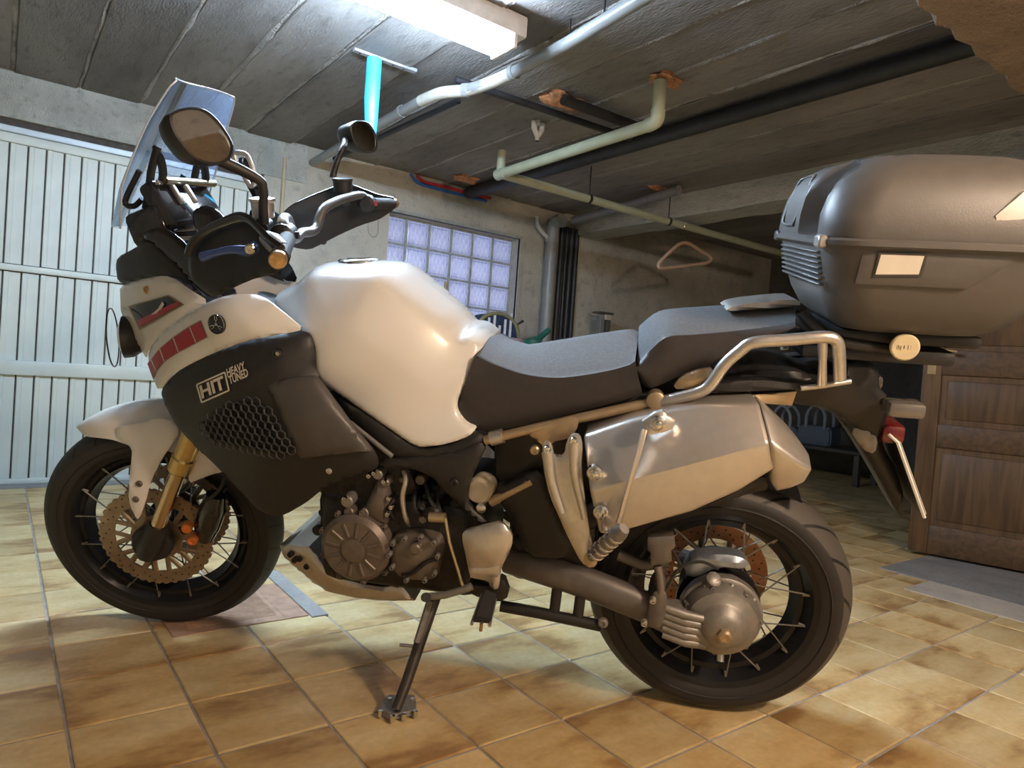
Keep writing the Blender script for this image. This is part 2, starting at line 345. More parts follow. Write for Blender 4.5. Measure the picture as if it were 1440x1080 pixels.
def tps(P, V, reg=1e-4):
    P = np.asarray(P, float); V = np.asarray(V, float); keep = []
    for i, p in enumerate(P):
        if all(np.hypot(*(p-P[j])) > 2e-3 for j in keep): keep.append(i)
    P = P[keep]; V = V[keep]; n = len(P)
    def U(r2): return np.where(r2 > 1e-12, r2*np.log(np.maximum(r2, 1e-12)), 0.0)
    D = ((P[:,None]-P[None])**2).sum(-1); A = np.zeros((n+3,n+3)); A[:n,:n] = U(D)+reg*np.eye(n); A[:n,n] = 1; A[:n,n+1:] = P; A[n,:n] = 1; A[n+1:,:n] = P.T
    w = np.linalg.solve(A, np.r_[V,0,0,0])
    lo, hi = V.min(), V.max()
    def f(x, z):
        r2 = (P[:,0]-x)**2+(P[:,1]-z)**2
        return float(np.clip(U(r2)@w[:n]+w[n]+w[n+1]*x+w[n+2]*z, lo, hi*1.12 if hi > 0 else hi))
    return f
def chaikin(P, it):
    for _ in range(it):
        Q = []
        for i in range(len(P)):
            a, b = P[i], P[(i+1) % len(P)]
            if np.hypot(*(a[:2]-b[:2])) < 1e-9: Q.append(a); continue
            Q.append(0.78*a+0.22*b); Q.append(0.22*a+0.78*b)
        P = [Q[0]]
        for q in Q[1:]:
            if np.abs(q-P[-1]).max() > 1e-7: P.append(q)
    return P
def shell(name, outline, material, parent, ctrl=(), thick=0.012, mirror=False, sq=False, fil=0.008, res=0.014, smooth=1, frame=BK, back=None, xz=False, pair=False, ang=40, label=None, extra=None, fn=None, pairfn=None):
    """Solid panel: outline points (px, py, lateral) taken to metres at their own lateral distance, smooth lateral surface through them."""
    def cv(p):
        if xz: return np.array([p[0], p[1], p[2]])
        q = frame.at(p[0], p[1], p[2]); return np.array([q[0], q[2], q[1]])
    O = [cv(p) for p in outline]; C_ = [cv(p) for p in ctrl]
    A = np.array(O+C_); vals = A[:,2]**2 if sq else A[:,2]
    f0 = tps(A[:,:2], vals, 1e-5)
    surf = (lambda x, z: math.sqrt(max(f0(x, z), 1e-6))) if sq else f0
    if fn: surf = fn
    if extra: s0 = surf; surf = lambda x, z: s0(x, z)+extra(x, z)
    pts = chaikin(O, smooth); poly = np.array([p[:2] for p in pts])
    clean = [poly[0]]
    for p in poly[1:]:
        if np.hypot(*(p-clean[-1])) > 1e-4: clean.append(p)
    if np.hypot(*(clean[0]-clean[-1])) < 1e-4: clean.pop()
    poly = np.array(clean)
    a = poly; b = np.roll(poly, -1, 0); ab = b-a; l2 = (ab*ab).sum(1)
    def dist(x, z):
        t = np.clip(((x-a[:,0])*ab[:,0]+(z-a[:,1])*ab[:,1])/l2, 0, 1)
        return float(np.sqrt(((a+t[:,None]*ab-np.array([x,z]))**2).sum(1)).min())
    bm = bmesh.new(); f = bm.faces.new([bm.verts.new((p[0], 0, p[1])) for p in poly])
    if fil > 0:
        for th in (fil*0.15, fil*0.35, fil*0.55):
            bmesh.ops.inset_region(bm, faces=[f], thickness=th, use_even_offset=False)
    mn, mx = poly.min(0), poly.max(0)
    for ax_, i in ((0,0),(2,1)):
        n = int((mx[i]-mn[i])/res)
        for k in range(1, n+1):
            co = [0,0,0]; no = [0,0,0]; co[ax_] = mn[i]+(mx[i]-mn[i])*k/(n+1); no[ax_] = 1
            bmesh.ops.bisect_plane(bm, geom=bm.verts[:]+bm.edges[:]+bm.faces[:], dist=1e-5, plane_co=co, plane_no=no)
    front = bm.verts[:]
    r = bmesh.ops.extrude_face_region(bm, geom=bm.faces[:], use_keep_orig=True)
    backv = [g for g in r['geom'] if isinstance(g, bmesh.types.BMVert)]
    for v in front:
        x, z = v.co.x, v.co.z; y = surf(x, z)
        if fil > 0:
            d = dist(x, z)
            if d < fil: y -= fil-math.sqrt(max(0.0, fil*fil-(fil-d)**2))
        v.co.y = y if not mirror else max(y, 0.0005)
    for v in backv:
        x, z = v.co.x, v.co.z
        if mirror:
            y = surf(x, z)
            if fil > 0:
                d = dist(x, z)
                if d < fil: y -= fil-math.sqrt(max(0.0, fil*fil-(fil-d)**2))
            v.co.y = -max(y, 0.0005)
        else: v.co.y = surf(x, z)-max(thick, fil*1.01) if back is None else back
    objs = []
    if pair:
        b2 = bm.copy()
        for v in b2.verts: v.co = Vector(pairfn(np.array(v.co))) if pairfn else Vector((v.co.x, -v.co.y, v.co.z))
        if frame is SK:
            for v in b2.verts: v.co = Vector(ST(np.array(v.co)))
        objs.append(b2)
    if frame is SK:
        for v in bm.verts: v.co = Vector(ST(np.array(v.co)))
    o = finish(name, bm, material, parent, ang, label)
    if pair: finish(name, objs[0], material, parent, ang)
    return o, surf
def decal(name, quads, surf, material, parent, off=0.0015, frame=BK, n=5, label=None):
    """thin print: each quad (4 pixel corners) laid on a panel surface"""
    bm = bmesh.new()
    for q in quads:
        q = [np.asarray(p, float) for p in q]; g = []
        for i in range(n+1):
            row = []
            for j in range(n+1):
                u, v = i/n, j/n
                p = (1-u)*(1-v)*q[0]+u*(1-v)*q[1]+u*v*q[2]+(1-u)*v*q[3]
                row.append(bm.verts.new(tobike(frame, frame.on(p[0], p[1], surf, off))))
            g.append(row)
        for i in range(n):
            for j in range(n): bm.faces.new((g[i][j], g[i+1][j], g[i+1][j+1], g[i][j+1]))
    return finish(name, bm, material, parent, 60, label)
def text_mesh(body, bold=0.0):
    c = bpy.data.curves.new('lettering', 'FONT'); c.body = body; c.offset = bold; c.resolution_u = 2
    o = bpy.data.objects.new('lettering', c); COL.objects.link(o)
    me = bpy.data.meshes.new_from_object(o.evaluated_get(bpy.context.evaluated_depsgraph_get()))
    V = [np.array(v.co) for v in me.vertices]; F = [list(p.vertices) for p in me.polygons]
    bpy.data.objects.remove(o); bpy.data.curves.remove(c); bpy.data.meshes.remove(me)
    V = np.array(V); lo, hi = V[:,:2].min(0), V[:,:2].max(0)
    return (V[:,:2]-lo)/(hi-lo), F
def text_on(name, body, quad, surf, material, parent, off=0.002, frame=BK, bold=0.0, label=None):
    uv, F = text_mesh(body, bold); q = [np.asarray(p, float) for p in quad]      # quad: bl, br, tr, tl
    bm = bmesh.new(); vs = []
    for u, v in uv:
        p = (1-u)*(1-v)*q[0]+u*(1-v)*q[1]+u*v*q[2]+(1-u)*v*q[3]
        vs.append(bm.verts.new(tobike(frame, frame.on(p[0], p[1], surf, off))))
    for f in F:
        try: bm.faces.new([vs[i] for i in f])
        except ValueError: pass
    return finish(name, bm, material, parent, 0, label)

# ------------------------------------------------------------------ the room
YW = 2.672; ZC = 2.222; PITCH = 0.243883
XL, XR, YF = -2.55, 6.9, -3.0
def boxes(name, L, material, parent=None, bev=0.0, smooth=0):
    bm = bmesh.new()
    for lo, hi in L:
        b2 = bmesh.new(); box(b2, lo, hi, None, bev); me = bpy.data.meshes.new('t'); b2.to_mesh(me); b2.free(); bm.from_mesh(me); bpy.data.meshes.remove(me)
    return finish(name, bm, material, parent, smooth)
floor = struct(boxes('floor', [((XL-0.3,YF-0.3,-0.12),(XR+0.3,YW+0.3,-0.0035))], GROUT))
def tile_bm():
    bm = bmesh.new(); h = PITCH/2-0.0035
    def ring(s, z): return [bm.verts.new((x*s, y*s, z)) for x, y in ((-1,-1),(1,-1),(1,1),(-1,1))]
    a = ring(h, -0.02); b = ring(h, -0.002); c = ring(h-0.003, 0.0)
    for A, Bq in ((a,b),(b,c)):
        for k in range(4): bm.faces.new((A[k], A[(k+1)%4], Bq[(k+1)%4], Bq[k]))
    bm.faces.new(c); return bm
def px_of(p):
    d = AX@(np.asarray(p)-CAM)
    return (720+FPX*d[0]/d[2], 540-FPX*d[1]/d[2], d[2]) if d[2] > 0.05 else (1e9,1e9,-1)
DRAIN_X = (2, 4); cells = []
for i in range(-11, 29):
    for j in range(-11, 12):
        cx, cy = (i+0.5)*PITCH, (j+0.5)*PITCH
        if cx > XR or cx < XL or cy < YF or cy > YW-0.02: continue
        u, v, d = px_of((cx,cy,0)); vis = d > 0 and -60 < u < 1500 and 560 < v < 1160
        cells.append((vis, d, cx, cy))
vis = sorted([c for c in cells if c[0]], key=lambda c: c[1])
near, rest = vis[:298], vis[298:]+[c for c in cells if not c[0]]
bm = tile_bm(); tm = bpy.data.meshes.new('tile'); bm.to_mesh(tm); bm.free(); tm.materials.append(TILE)
for _, _, cx, cy in near:
    o = bpy.data.objects.new('tile', tm); COL.objects.link(o); o.location = (cx,cy,random.uniform(-0.0008,0.0008)); o.rotation_euler = (random.uniform(-0.002,0.002),random.uniform(-0.002,0.002),0); o.parent = floor
bm = bmesh.new()
for _, _, cx, cy in rest:
    b2 = tile_bm()
    for v in b2.verts: v.co += Vector((cx,cy,0))
    me = bpy.data.meshes.new('t'); b2.to_mesh(me); b2.free(); bm.from_mesh(me); bpy.data.meshes.remove(me)
o = finish('tile_field', bm, TILES, floor, 0); o['kind'] = 'stuff'

# ceiling: precast planks with mortar ridges in the joints
ceiling = struct(boxes('ceiling', [((XL,YF,ZC+0.03),(4.0,YW+0.3,ZC+0.25))], CEILC))
for k in range(-8, 14):
    x0 = -0.154+0.30*k; dz = random.uniform(-0.012,0.006)
    boxo('ceiling_plank', (x0+0.010,YF,ZC+dz), (x0+0.290,YW,ZC+0.06), CEILC, ceiling, 0.004)
    pts = [(x0+random.uniform(-0.004,0.004), y, ZC+0.012+random.uniform(-0.005,0.003)) for y in np.linspace(YF, YW, 40)]
    bm = bmesh.new(); tube(bm, pts, [random.uniform(0.010,0.019) for _ in pts], 6); finish('mortar_ridge', bm, JOINT, ceiling, 60)
boxes('ceiling_store', [((4.0,YF,2.30),(XR,YW+0.3,2.45))], CEILC)['kind'] = 'structure'
# back wall with garage door opening and window opening
DX0, DX1, DZ = -1.98, 1.178, 1.955
WX0, WX1, WZ0, WZ1 = 2.085, 3.285, 0.905, 1.915
wall_back = struct(boxes('wall_back', [((XL,YW,0),(DX0,YW+0.25,2.3)), ((DX1,YW,0),(WX0,YW+0.25,2.3)), ((WX0,YW,0),(WX1,YW+0.25,WZ0)), ((WX0,YW,WZ1),(WX1,YW+0.25,2.3)), ((WX1,YW,0),(XR,YW+0.25,2.5))], PLASTER))
struct(boxes('trim_1', [((XL,YW-0.012,DZ+0.02),(1.45,YW+0.25,ZC+0.02))], LINTEL))
struct(boxes('trim_2', [((WX0-0.03,YW-0.022,WZ1),(WX1+0.02,YW+0.02,WZ1+0.022))], LINTEL))
struct(boxes('trim_3', [((WX1,YW-0.016,WZ0),(WX1+0.03,YW+0.02,WZ1+0.02))], PLASTER))
struct(boxes('wall_left', [((XL-0.2,YF,0),(XL,YW,2.4))], PLASTER))
struct(boxes('wall_front', [((XL-0.2,YF-0.2,0),(XR+0.2,YF,2.5))], PLASTER))
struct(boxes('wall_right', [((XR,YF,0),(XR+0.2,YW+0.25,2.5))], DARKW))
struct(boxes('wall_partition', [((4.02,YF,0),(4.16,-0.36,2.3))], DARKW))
# concrete beam along the store opening
bmx = bmesh.new(); ys = np.linspace(YF, YW, 36); rows = []
for y in ys:
    j = lambda s=0.006: random.uniform(-s, s)
    rows.append([bmx.verts.new((3.86+j(), y, 2.32)), bmx.verts.new((3.875+j(), y, 2.055+j())), bmx.verts.new((4.14+j(), y, 2.05+j())), bmx.verts.new((4.15, y, 2.32))])
for A, Bq in zip(rows, rows[1:]):
    for k in range(4): bmx.faces.new((A[k], A[(k+1)%4], Bq[(k+1)%4], Bq[k]))
bmx.faces.new(rows[0]); bmx.faces.new(rows[-1][::-1])
struct(finish('trim_4', bmx, BEAMC, None, 30))
# plastered stair soffit at the right with ragged edge
bmx = bmesh.new(); xs = np.linspace(1.30, 3.86, 60); fr_ = []
for x in xs:
    yy = -1.0+random.uniform(-0.012,0.012)
    fr_.append([bmx.verts.new((x, YF, 1.95)), bmx.verts.new((x, yy, 1.95+random.uniform(-0.006,0.006))), bmx.verts.new((x, yy+0.02, 2.0)), bmx.verts.new((x, yy+0.03, ZC+0.03)), bmx.verts.new((x, YF, ZC+0.03))])
for A, Bq in zip(fr_, fr_[1:]):
    for k in range(5): bmx.faces.new((A[k], A[(k+1)%5], Bq[(k+1)%5], Bq[k]))
bmx.faces.new(fr_[0]); bmx.faces.new(fr_[-1][::-1])
struct(finish('trim_5', bmx, SOFFIT, None, 30))
# grey stone slab in front of the wooden door, lighter kerb along it
struct(boxes('trim_6', [((3.30,YF,-0.01),(4.3,-0.40,0.006))], STONE))
struct(boxes('trim_7', [((3.05,YF,-0.01),(3.30,-0.62,0.004))], STONEL))

# garage door
door_1 = struct(boxes('door_1', [((DX0,YW+0.052,0.01),(DX1,YW+0.075,DZ))], SHADOWGAP), 'white ribbed metal garage door with horizontal rails')  # dark backing sheet stands in for shade in the plank seams
def plank_mesh(z0, z1):
    bm = bmesh.new(); prof = [(0.003,0.02),(0.003,0.000),(0.006,-0.006),(0.026,-0.006),(0.029,-0.001),(0.0775,-0.001),(0.079,0.004),(0.079,0.02)]
    a = [bm.verts.new((x,y,z0)) for x, y in prof]; b = [bm.verts.new((x,y,z1)) for x, y in prof]
    for k in range(len(prof)-1): bm.faces.new((a[k],a[k+1],b[k+1],b[k]))
    bm.faces.new(a); bm.faces.new(b[::-1]); bmesh.ops.recalc_face_normals(bm, faces=bm.faces[:])
    me = bpy.data.meshes.new('plank'); bm.to_mesh(me); bm.free(); me.materials.append(DOORW); return me
zr = [(0.03,0.615),(0.675,1.165),(1.21,1.86)]
pm = [plank_mesh(a, b) for a, b in zr]
npl = int((DX1-DX0)/0.083)
for k in range(npl):
    for me in pm:
        o = bpy.data.objects.new('plank', me); COL.objects.link(o); o.location = (DX1-0.083*(k+1), YW+0.045+random.uniform(-0.001,0.001), 0); o.parent = door_1
for z0, z1, t in ((0.605,0.685,0.012),(1.17,1.205,0.012),(1.855,1.905,0.006),(0.0,0.03,0.004)):
    boxo('door_rail', (DX0,YW+0.03-t,z0), (DX1,YW+0.06,z1), DOORR, door_1, 0.006, 2)
boxo('head_strip', (DX0,YW+0.01,1.905), (DX1,YW+0.05,1.94), STRIP, door_1, 0.004)
boxo('head_rail', (DX0,YW+0.02,1.94), (DX1,YW+0.2,1.985), SHADOWGAP, door_1)
struct(boxes('door_sill_strip', [((DX0,YW-0.10,-0.01),(DX1,YW+0.08,0.004))], STONE)); bpy.data.objects['door_sill_strip'].name = 'trim_8'

# glass block window
GB = bpy.data.materials.new('glass_block'); GB.use_nodes = True; t = GB.node_tree; t.nodes.remove(t.nodes['Principled BSDF'])
tc = nd(t,'ShaderNodeTexCoord'); mp = nd(t,'ShaderNodeMapping'); mp.inputs['Scale'].default_value = (140,1,22); t.links.new(tc.outputs['Object'], mp.inputs[0])
no = nd(t,'ShaderNodeTexNoise'); no.inputs['Scale'].default_value = 1.0; no.inputs['Detail'].default_value = 3; t.links.new(mp.outputs[0], no.inputs['Vector'])
rp = nd(t,'ShaderNodeValToRGB'); rp.color_ramp.elements[0].position = 0.3; rp.color_ramp.elements[0].color = (0.50,0.54,0.82,1); rp.color_ramp.elements[1].position = 0.7; rp.color_ramp.elements[1].color = (0.92,0.94,1,1); t.links.new(no.outputs['Fac'], rp.inputs[0])
bp = nd(t,'ShaderNodeBump'); bp.inputs['Strength'].default_value = 0.6; bp.inputs['Distance'].default_value = 0.01; t.links.new(no.outputs['Fac'], bp.inputs['Height'])
tl = nd(t,'ShaderNodeBsdfTranslucent'); t.links.new(rp.outputs[0], tl.inputs[0]); t.links.new(bp.outputs[0], tl.inputs['Normal'])
gl = nd(t,'ShaderNodeBsdfGlossy'); gl.inputs['Roughness'].default_value = 0.15; t.links.new(bp.outputs[0], gl.inputs['Normal'])
mx = nd(t,'ShaderNodeMixShader'); mx.inputs[0].default_value = 0.10; t.links.new(tl.outputs[0], mx.inputs[1]); t.links.new(gl.outputs[0], mx.inputs[2]); t.links.new(mx.outputs[0], t.nodes['Material Output'].inputs[0])
MORTAR = mat('window_mortar', (0.50,0.54,0.52), 0.8, 0, 0, 0.2, 30)
YG = YW+0.10; mort = []
for c in range(7):
    x = WX0+0.2*c; mort.append(((x-0.007,YG,WZ0),(x+0.007,YG+0.06,WZ1)))
for r in range(6):
    z = WZ1-0.2*r-0.005; mort.append(((WX0,YG+0.002,z-0.007),(WX1,YG+0.058,z+0.007)))
window_1 = struct(boxes('window_1', mort, MORTAR), 'glass block window glowing with lavender daylight')
bm = bmesh.new(); h = 0.0925
def sq_(s, y): return [bm.verts.new((x*s, y, z*s)) for x, z in ((-1,-1),(1,-1),(1,1),(-1,1))]
rg = [sq_(h,0.012), sq_(h-0.004,0.004), sq_(h-0.014,0.0), sq_(h-0.020,0.006), sq_(h*0.4,0.004)]
for A, Bq in zip(rg, rg[1:]):
    for k in range(4): bm.faces.new((A[k],A[(k+1)%4],Bq[(k+1)%4],Bq[k]))
bm.faces.new(rg[-1]); bm.normal_update(); gm = bpy.data.meshes.new('glass_block'); bm.to_mesh(gm); bm.free(); gm.materials.append(GB)
for c in range(6):
    for r in range(5):
        o = bpy.data.objects.new('glass_block', gm); COL.objects.link(o); o.location = (WX0+0.1+0.2*c, YG+0.006, WZ1-0.105-0.2*r); o.parent = window_1

# wooden panelled door standing open at the right
P0 = np.array([3.79,-0.315,0.0]); dv = np.array([0.14,-0.49,0.0]); dv /= np.linalg.norm(dv); nv = np.array([dv[1],-dv[0],0]);
ang = math.atan2(dv[1], dv[0])
def on_door(px, py):
    d = ray(px, py); t = ((P0-CAM)@nv)/(d@nv); p = CAM+t*d; return (p-P0)@dv, p[2]
door_2 = struct(empty('door_2', P0, (0,0,ang)), 'dark brown panelled wooden door with lever handle')
def dbox(name, u0, u1, z0, z1, d0, d1, m_, par=None, bev=0.004):
    # local x along the leaf; local +y away from the room
    return boxo(name, (u0,d0,z0), (u1,d1,z1), m_, par or door_2, bev, 2)
dw = 0.86; st = 0.105
su = on_door(1318,600)[0]; st = max(0.07, min(0.13, su))
zp = [on_door(1312,739)[1], on_door(1320,629)[1], on_door(1323,597)[1], on_door(1326,527)[1]]
zb0 = 0.02; z1, z2, z3, z4 = zp
SG = 1 if (np.array([-math.sin(ang), math.cos(ang), 0])@(P0-CAM)) > 0 else -1      # local +y points away from camera if SG=1
def yy(a, b): return (a, b) if SG > 0 else (-b, -a)
y0, y1 = yy(0.0, 0.045); yp0, yp1 = yy(0.014, 0.035); yr0, yr1 = yy(0.007,0.03)
WX = WOODV
dbox('stile', 0, st, zb0, 2.02, y0, y1, WX); dbox('stile', dw-st, dw, zb0, 2.02, y0, y1, WX)
rails = [(zb0, z1), (z2, z3), (z4, z4+0.13), (1.90, 2.02)]
for a, b in rails: dbox('rail', st, dw-st, a, b, y0, y1, WOODH)
for a, b in ((z1, z2), (z3, z4), (z4+0.13, 1.90)):
    pn = dbox('panel', st-0.005, dw-st+0.005, a-0.005, b+0.005, yp0, yp1, WX, None, 0)
    dbox('raised_field', st+0.03, dw-st-0.03, a+0.03, b-0.03, yr0, yr1, WX, None, 0.006)
hu, hz = on_door(1312,500)
lp = dbox('lock_plate', hu-0.02, hu+0.02, hz-0.10, hz+0.08, *yy(-0.004,0.002), mat('old_brass', (0.45,0.36,0.22), 0.45, 0.7), None, 0.003)
sgn = -1 if SG > 0 else 1
tubeo('lever_handle', catmull([(hu, 0, hz+0.02), (hu, sgn*0.045, hz+0.02), (hu+0.03, sgn*0.055, hz+0.03), (hu+0.11, sgn*0.05, hz+0.022)], 5), 0.008, mat('old_brass', (0.45,0.36,0.22)), door_2, 8)

# ------------------------------------------------------------------ ceiling lamp of the room, and an assumed warm lamp out of view
fix = empty('fluorescent_lamp', (0.78, 0.36, ZC))
tag(fix, 'lit twin-tube fluorescent batten lamp on the concrete ceiling', 'lamp')
LX0, LX1 = -0.62, 0.62
boxo('lamp_body', (LX0-0.05,-0.085,-0.085), (LX1+0.06,0.085,0.0), mat('lamp_white', (0.80,0.80,0.80), 0.4), fix, 0.01, 2)
TUBEM = emit('fluorescent_tube', TUBE_COL, TUBE_STRENGTH)
for dy in (-0.055, 0.055):
    tubeo('lamp_tube', [(LX0,dy,-0.115),(LX1,dy,-0.115)], 0.014, TUBEM, fix, 12)
for xx in (LX0-0.01, LX1):
    boxo('tube_holder', (xx,-0.08,-0.135), (xx+0.02,0.08,-0.08), MATS['lamp_white'], fix, 0.004)
wl = empty('assumed_wall_lamp', WARM_POS); tag(wl, 'assumed round warm globe lamp on a wall bracket, out of view', 'lamp')  # unseen fixture, assumed as the source of the warm light on the bike
latheo('bracket', [(0,0),(0,0.05),(0.012,0.05),(0.02,0.02),(0.17,0.015),(0.17,0)], (0,-0.245,0), (0,1,0), MATS['lamp_white'], wl, 20)
gr = 0.085
latheo('globe', [(-gr*math.cos(a), gr*math.sin(a)) for a in np.linspace(0, math.pi, 14)], (0,0,0), (0,0,1), emit('assumed_warm_globe', WARM_COL, WARM_POWER), wl, 24)

# ------------------------------------------------------------------ the motorcycle
moto = empty('motorcycle', (BX,BY,0), (-LEAN,0,BYAW))
tag(moto, 'white and charcoal adventure touring motorcycle leaning on its side stand, with a top case', 'motorcycle')
AXF = np.array([WB,0,RF]); AXR = np.array([0,0,RR])
def smat(fn):
    return fn
def move(bm, fr=None):
    if fr is SK:
        for v in bm.verts: v.co = Vector(ST(np.array(v.co)))
def wheel(name, c, R0, width, rim_r, fr, n_spoke, tyre_material, flange_r):
    """rim mesh is the part; tyre, hub and spokes are its sub-parts. Built about the wheel centre, then placed."""
    mtx = Matrix.Identity(4)
    cc = np.array(c)
    if fr is SK:
        for i in range(3):
            for j in range(3): mtx[i][j] = MS[i][j]
        cc = ST(cc)
    for i in range(3): mtx[i][3] = cc[i]
    bw = width*0.40
    bm = bmesh.new()
    lathe(bm, [(-bw,rim_r),(-bw-0.006,rim_r+0.014),(-bw-0.001,rim_r+0.016),(-bw+0.008,rim_r+0.002),(-bw+0.02,rim_r-0.006),(-0.022,rim_r-0.022),(-0.015,rim_r-0.036),(0.015,rim_r-0.036),(0.022,rim_r-0.022),(bw-0.02,rim_r-0.006),(bw-0.008,rim_r+0.002),(bw+0.001,rim_r+0.016),(bw+0.006,rim_r+0.014),(bw,rim_r),(bw-0.03,rim_r-0.018),(0.03,rim_r-0.03),(0.0,rim_r-0.045),(-0.03,rim_r-0.03),(-bw+0.03,rim_r-0.018)], (0,0,0), (0,1,0), 72, None, True)
    rim = finish(name, bm, RIMB, moto, 35); rim.matrix_local = mtx
    w2 = width/2; h = R0-rim_r; tw_ = w2*0.95; dr = 0.235*width
    arc = [(tw_*t, R0-dr*abs(t)**2.2) for t in np.linspace(-1,1,17)]
    side = [(bw,rim_r+0.006),(bw+0.008,rim_r+0.018),(w2*0.98,rim_r+h*0.32),(w2*1.02,rim_r+h*0.48),(w2*1.00,R0-dr-0.010),(tw_+0.002,R0-dr-0.002)]
    prof = [(-y, r) for y, r in side]+arc+side[::-1]
    bm = bmesh.new(); lathe(bm, prof, (0,0,0), (0,1,0), 96); ty = finish('tyre', bm, tyre_material, rim, 50)
    ring = bmesh.new()
    for s in (-1, 1): lathe(ring, [(s*(w2*0.99),rim_r+h*0.34),(s*(w2*0.99+0.003),rim_r+h*0.36),(s*(w2*0.99),rim_r+h*0.39)], (0,0,0), (0,1,0), 72)
    finish('sidewall_bead', ring, RUBBER, rim, 50)
    # spokes: shared mesh, laced crosswise from hub flange to rim edge
    made = {}
    for k in range(n_spoke):
        s = 1 if k % 2 else -1; lean = 1 if (k//2) % 2 else -1
        key = (s, lean)
        if key not in made:
            b2 = bmesh.new(); a0 = R(34)*lean
            tube(b2, [(flange_r*math.cos(a0), s*0.045, flange_r*math.sin(a0)), ((rim_r-0.004), s*(bw-0.014), 0)], 0.0021, 6)
            tube(b2, [((rim_r-0.022), s*(bw-0.017), flange_r*0), ((rim_r-0.002), s*(bw-0.013), 0)], 0.0036, 6)
            me = bpy.data.meshes.new('spoke'); b2.to_mesh(me); b2.free(); me.materials.append(SPOKE); made[key] = me
        o = bpy.data.objects.new('spoke', made[key]); COL.objects.link(o); o.parent = rim
        o.rotation_euler = (0, 2*math.pi*k/n_spoke, 0)
    return rim
def disc(parent, y, ro, ri, material, rc, petals=0, carrier=None):
    bm = bmesh.new(); n = 144
    out = []
    for s in (0, 1):
        yy_ = y+(0.0025 if s else -0.0025)
        O = []; I = []
        for k in range(n):
            a = 2*math.pi*k/n; w = ro-(0.006*max(0, math.sin(a*petals))**0.5 if petals and math.sin(a*petals) > 0 else 0)
            wi = ri+(0.010 if petals and (k*10//n*1.0) % 1 else 0)
            O.append(bm.verts.new((w*math.cos(a), yy_, w*math.sin(a)))); I.append(bm.verts.new((wi*math.cos(a), yy_, wi*math.sin(a))))
        out.append((O, I))
    (O0,I0),(O1,I1) = out
    for k in range(n):
        q = (k+1) % n
        bm.faces.new((O0[k],O0[q],O1[q],O1[k])); bm.faces.new((I0[k],I1[k],I1[q],I0[q])); bm.faces.new((O0[k],I0[k],I0[q],O0[q])); bm.faces.new((O1[k],O1[q],I1[q],I1[k]))
    d = finish('brake_disc', bm, material, parent, 30)
    # drilled holes: small dark cups proud of the face
    bm = bmesh.new()
    for k in range(54):
        a = 2*math.pi*k/54; rr_ = ro-0.012-0.009*(k % 3)
        for s in (-1, 1): lathe(bm, [(s*0.0029,0.0028),(s*0.0031,0.0)], (rr_*math.cos(a), y, rr_*math.sin(a)), (0,1,0), 6)
    o = finish('disc_holes', bm, ENGD, parent, 0); o['kind'] = 'stuff'
    if carrier:
        bm = bmesh.new()
        for k in range(carrier):
            a = 2*math.pi*k/carrier; b_ = a+R(11)
            for aa in (a-R(9), a+R(9)):
                tube(bm, [(rc*math.cos(a), y, rc*math.sin(a)), (ri*1.03*math.cos(aa), y, ri*1.03*math.sin(aa))], 0.0075, 6, True, False, 0.5)
        lathe(bm, [(y-0.003,rc*0.6),(y-0.003,rc*1.12),(y+0.003,rc*1.12),(y+0.003,rc*0.6)], (0,0,0), (0,1,0), 40, None, True)
        finish('disc_carrier', bm, DISC, parent, 40)
    return d
TYF = tyre_mat('front_tyre', 0, 0, 26, 6.0, RF-0.026, (0.028,0.025,0.024)); TYR = tyre_mat('rear_tyre', 0, 0, 17, 15.0, RR-0.036)
fw = wheel('front_wheel', AXF, RF, 0.115, 0.243, SK, 32, TYF, 0.062)
rw = wheel('rear_wheel', AXR, RR, 0.155, 0.222, BK, 32, TYR, 0.075)
fw['label'] = 'front spoked wheel turned slightly'; rw['label'] = 'rear spoked wheel'
latheo('hub', [(-0.06,0),(-0.06,0.045),(-0.05,0.062),(-0.035,0.066),(-0.02,0.045),(0.02,0.045),(0.035,0.066),(0.05,0.062),(0.06,0.045),(0.06,0)], (0,0,0), (0,1,0), RIMB, fw, 36)
for s in (-1, 1): disc(fw, s*0.072, 0.155, 0.112, DISC, 0.062, 40, 10)
latheo('hub', [(-0.07,0),(-0.07,0.06),(-0.055,0.085),(-0.035,0.088),(-0.02,0.06),(0.03,0.06),(0.04,0.1),(0.06,0.1),(0.06,0)], (0,0,0), (0,1,0), RIMB, rw, 36)
disc(rw, -0.088, 0.141, 0.10, DISCR, 0.07, 0, 6)

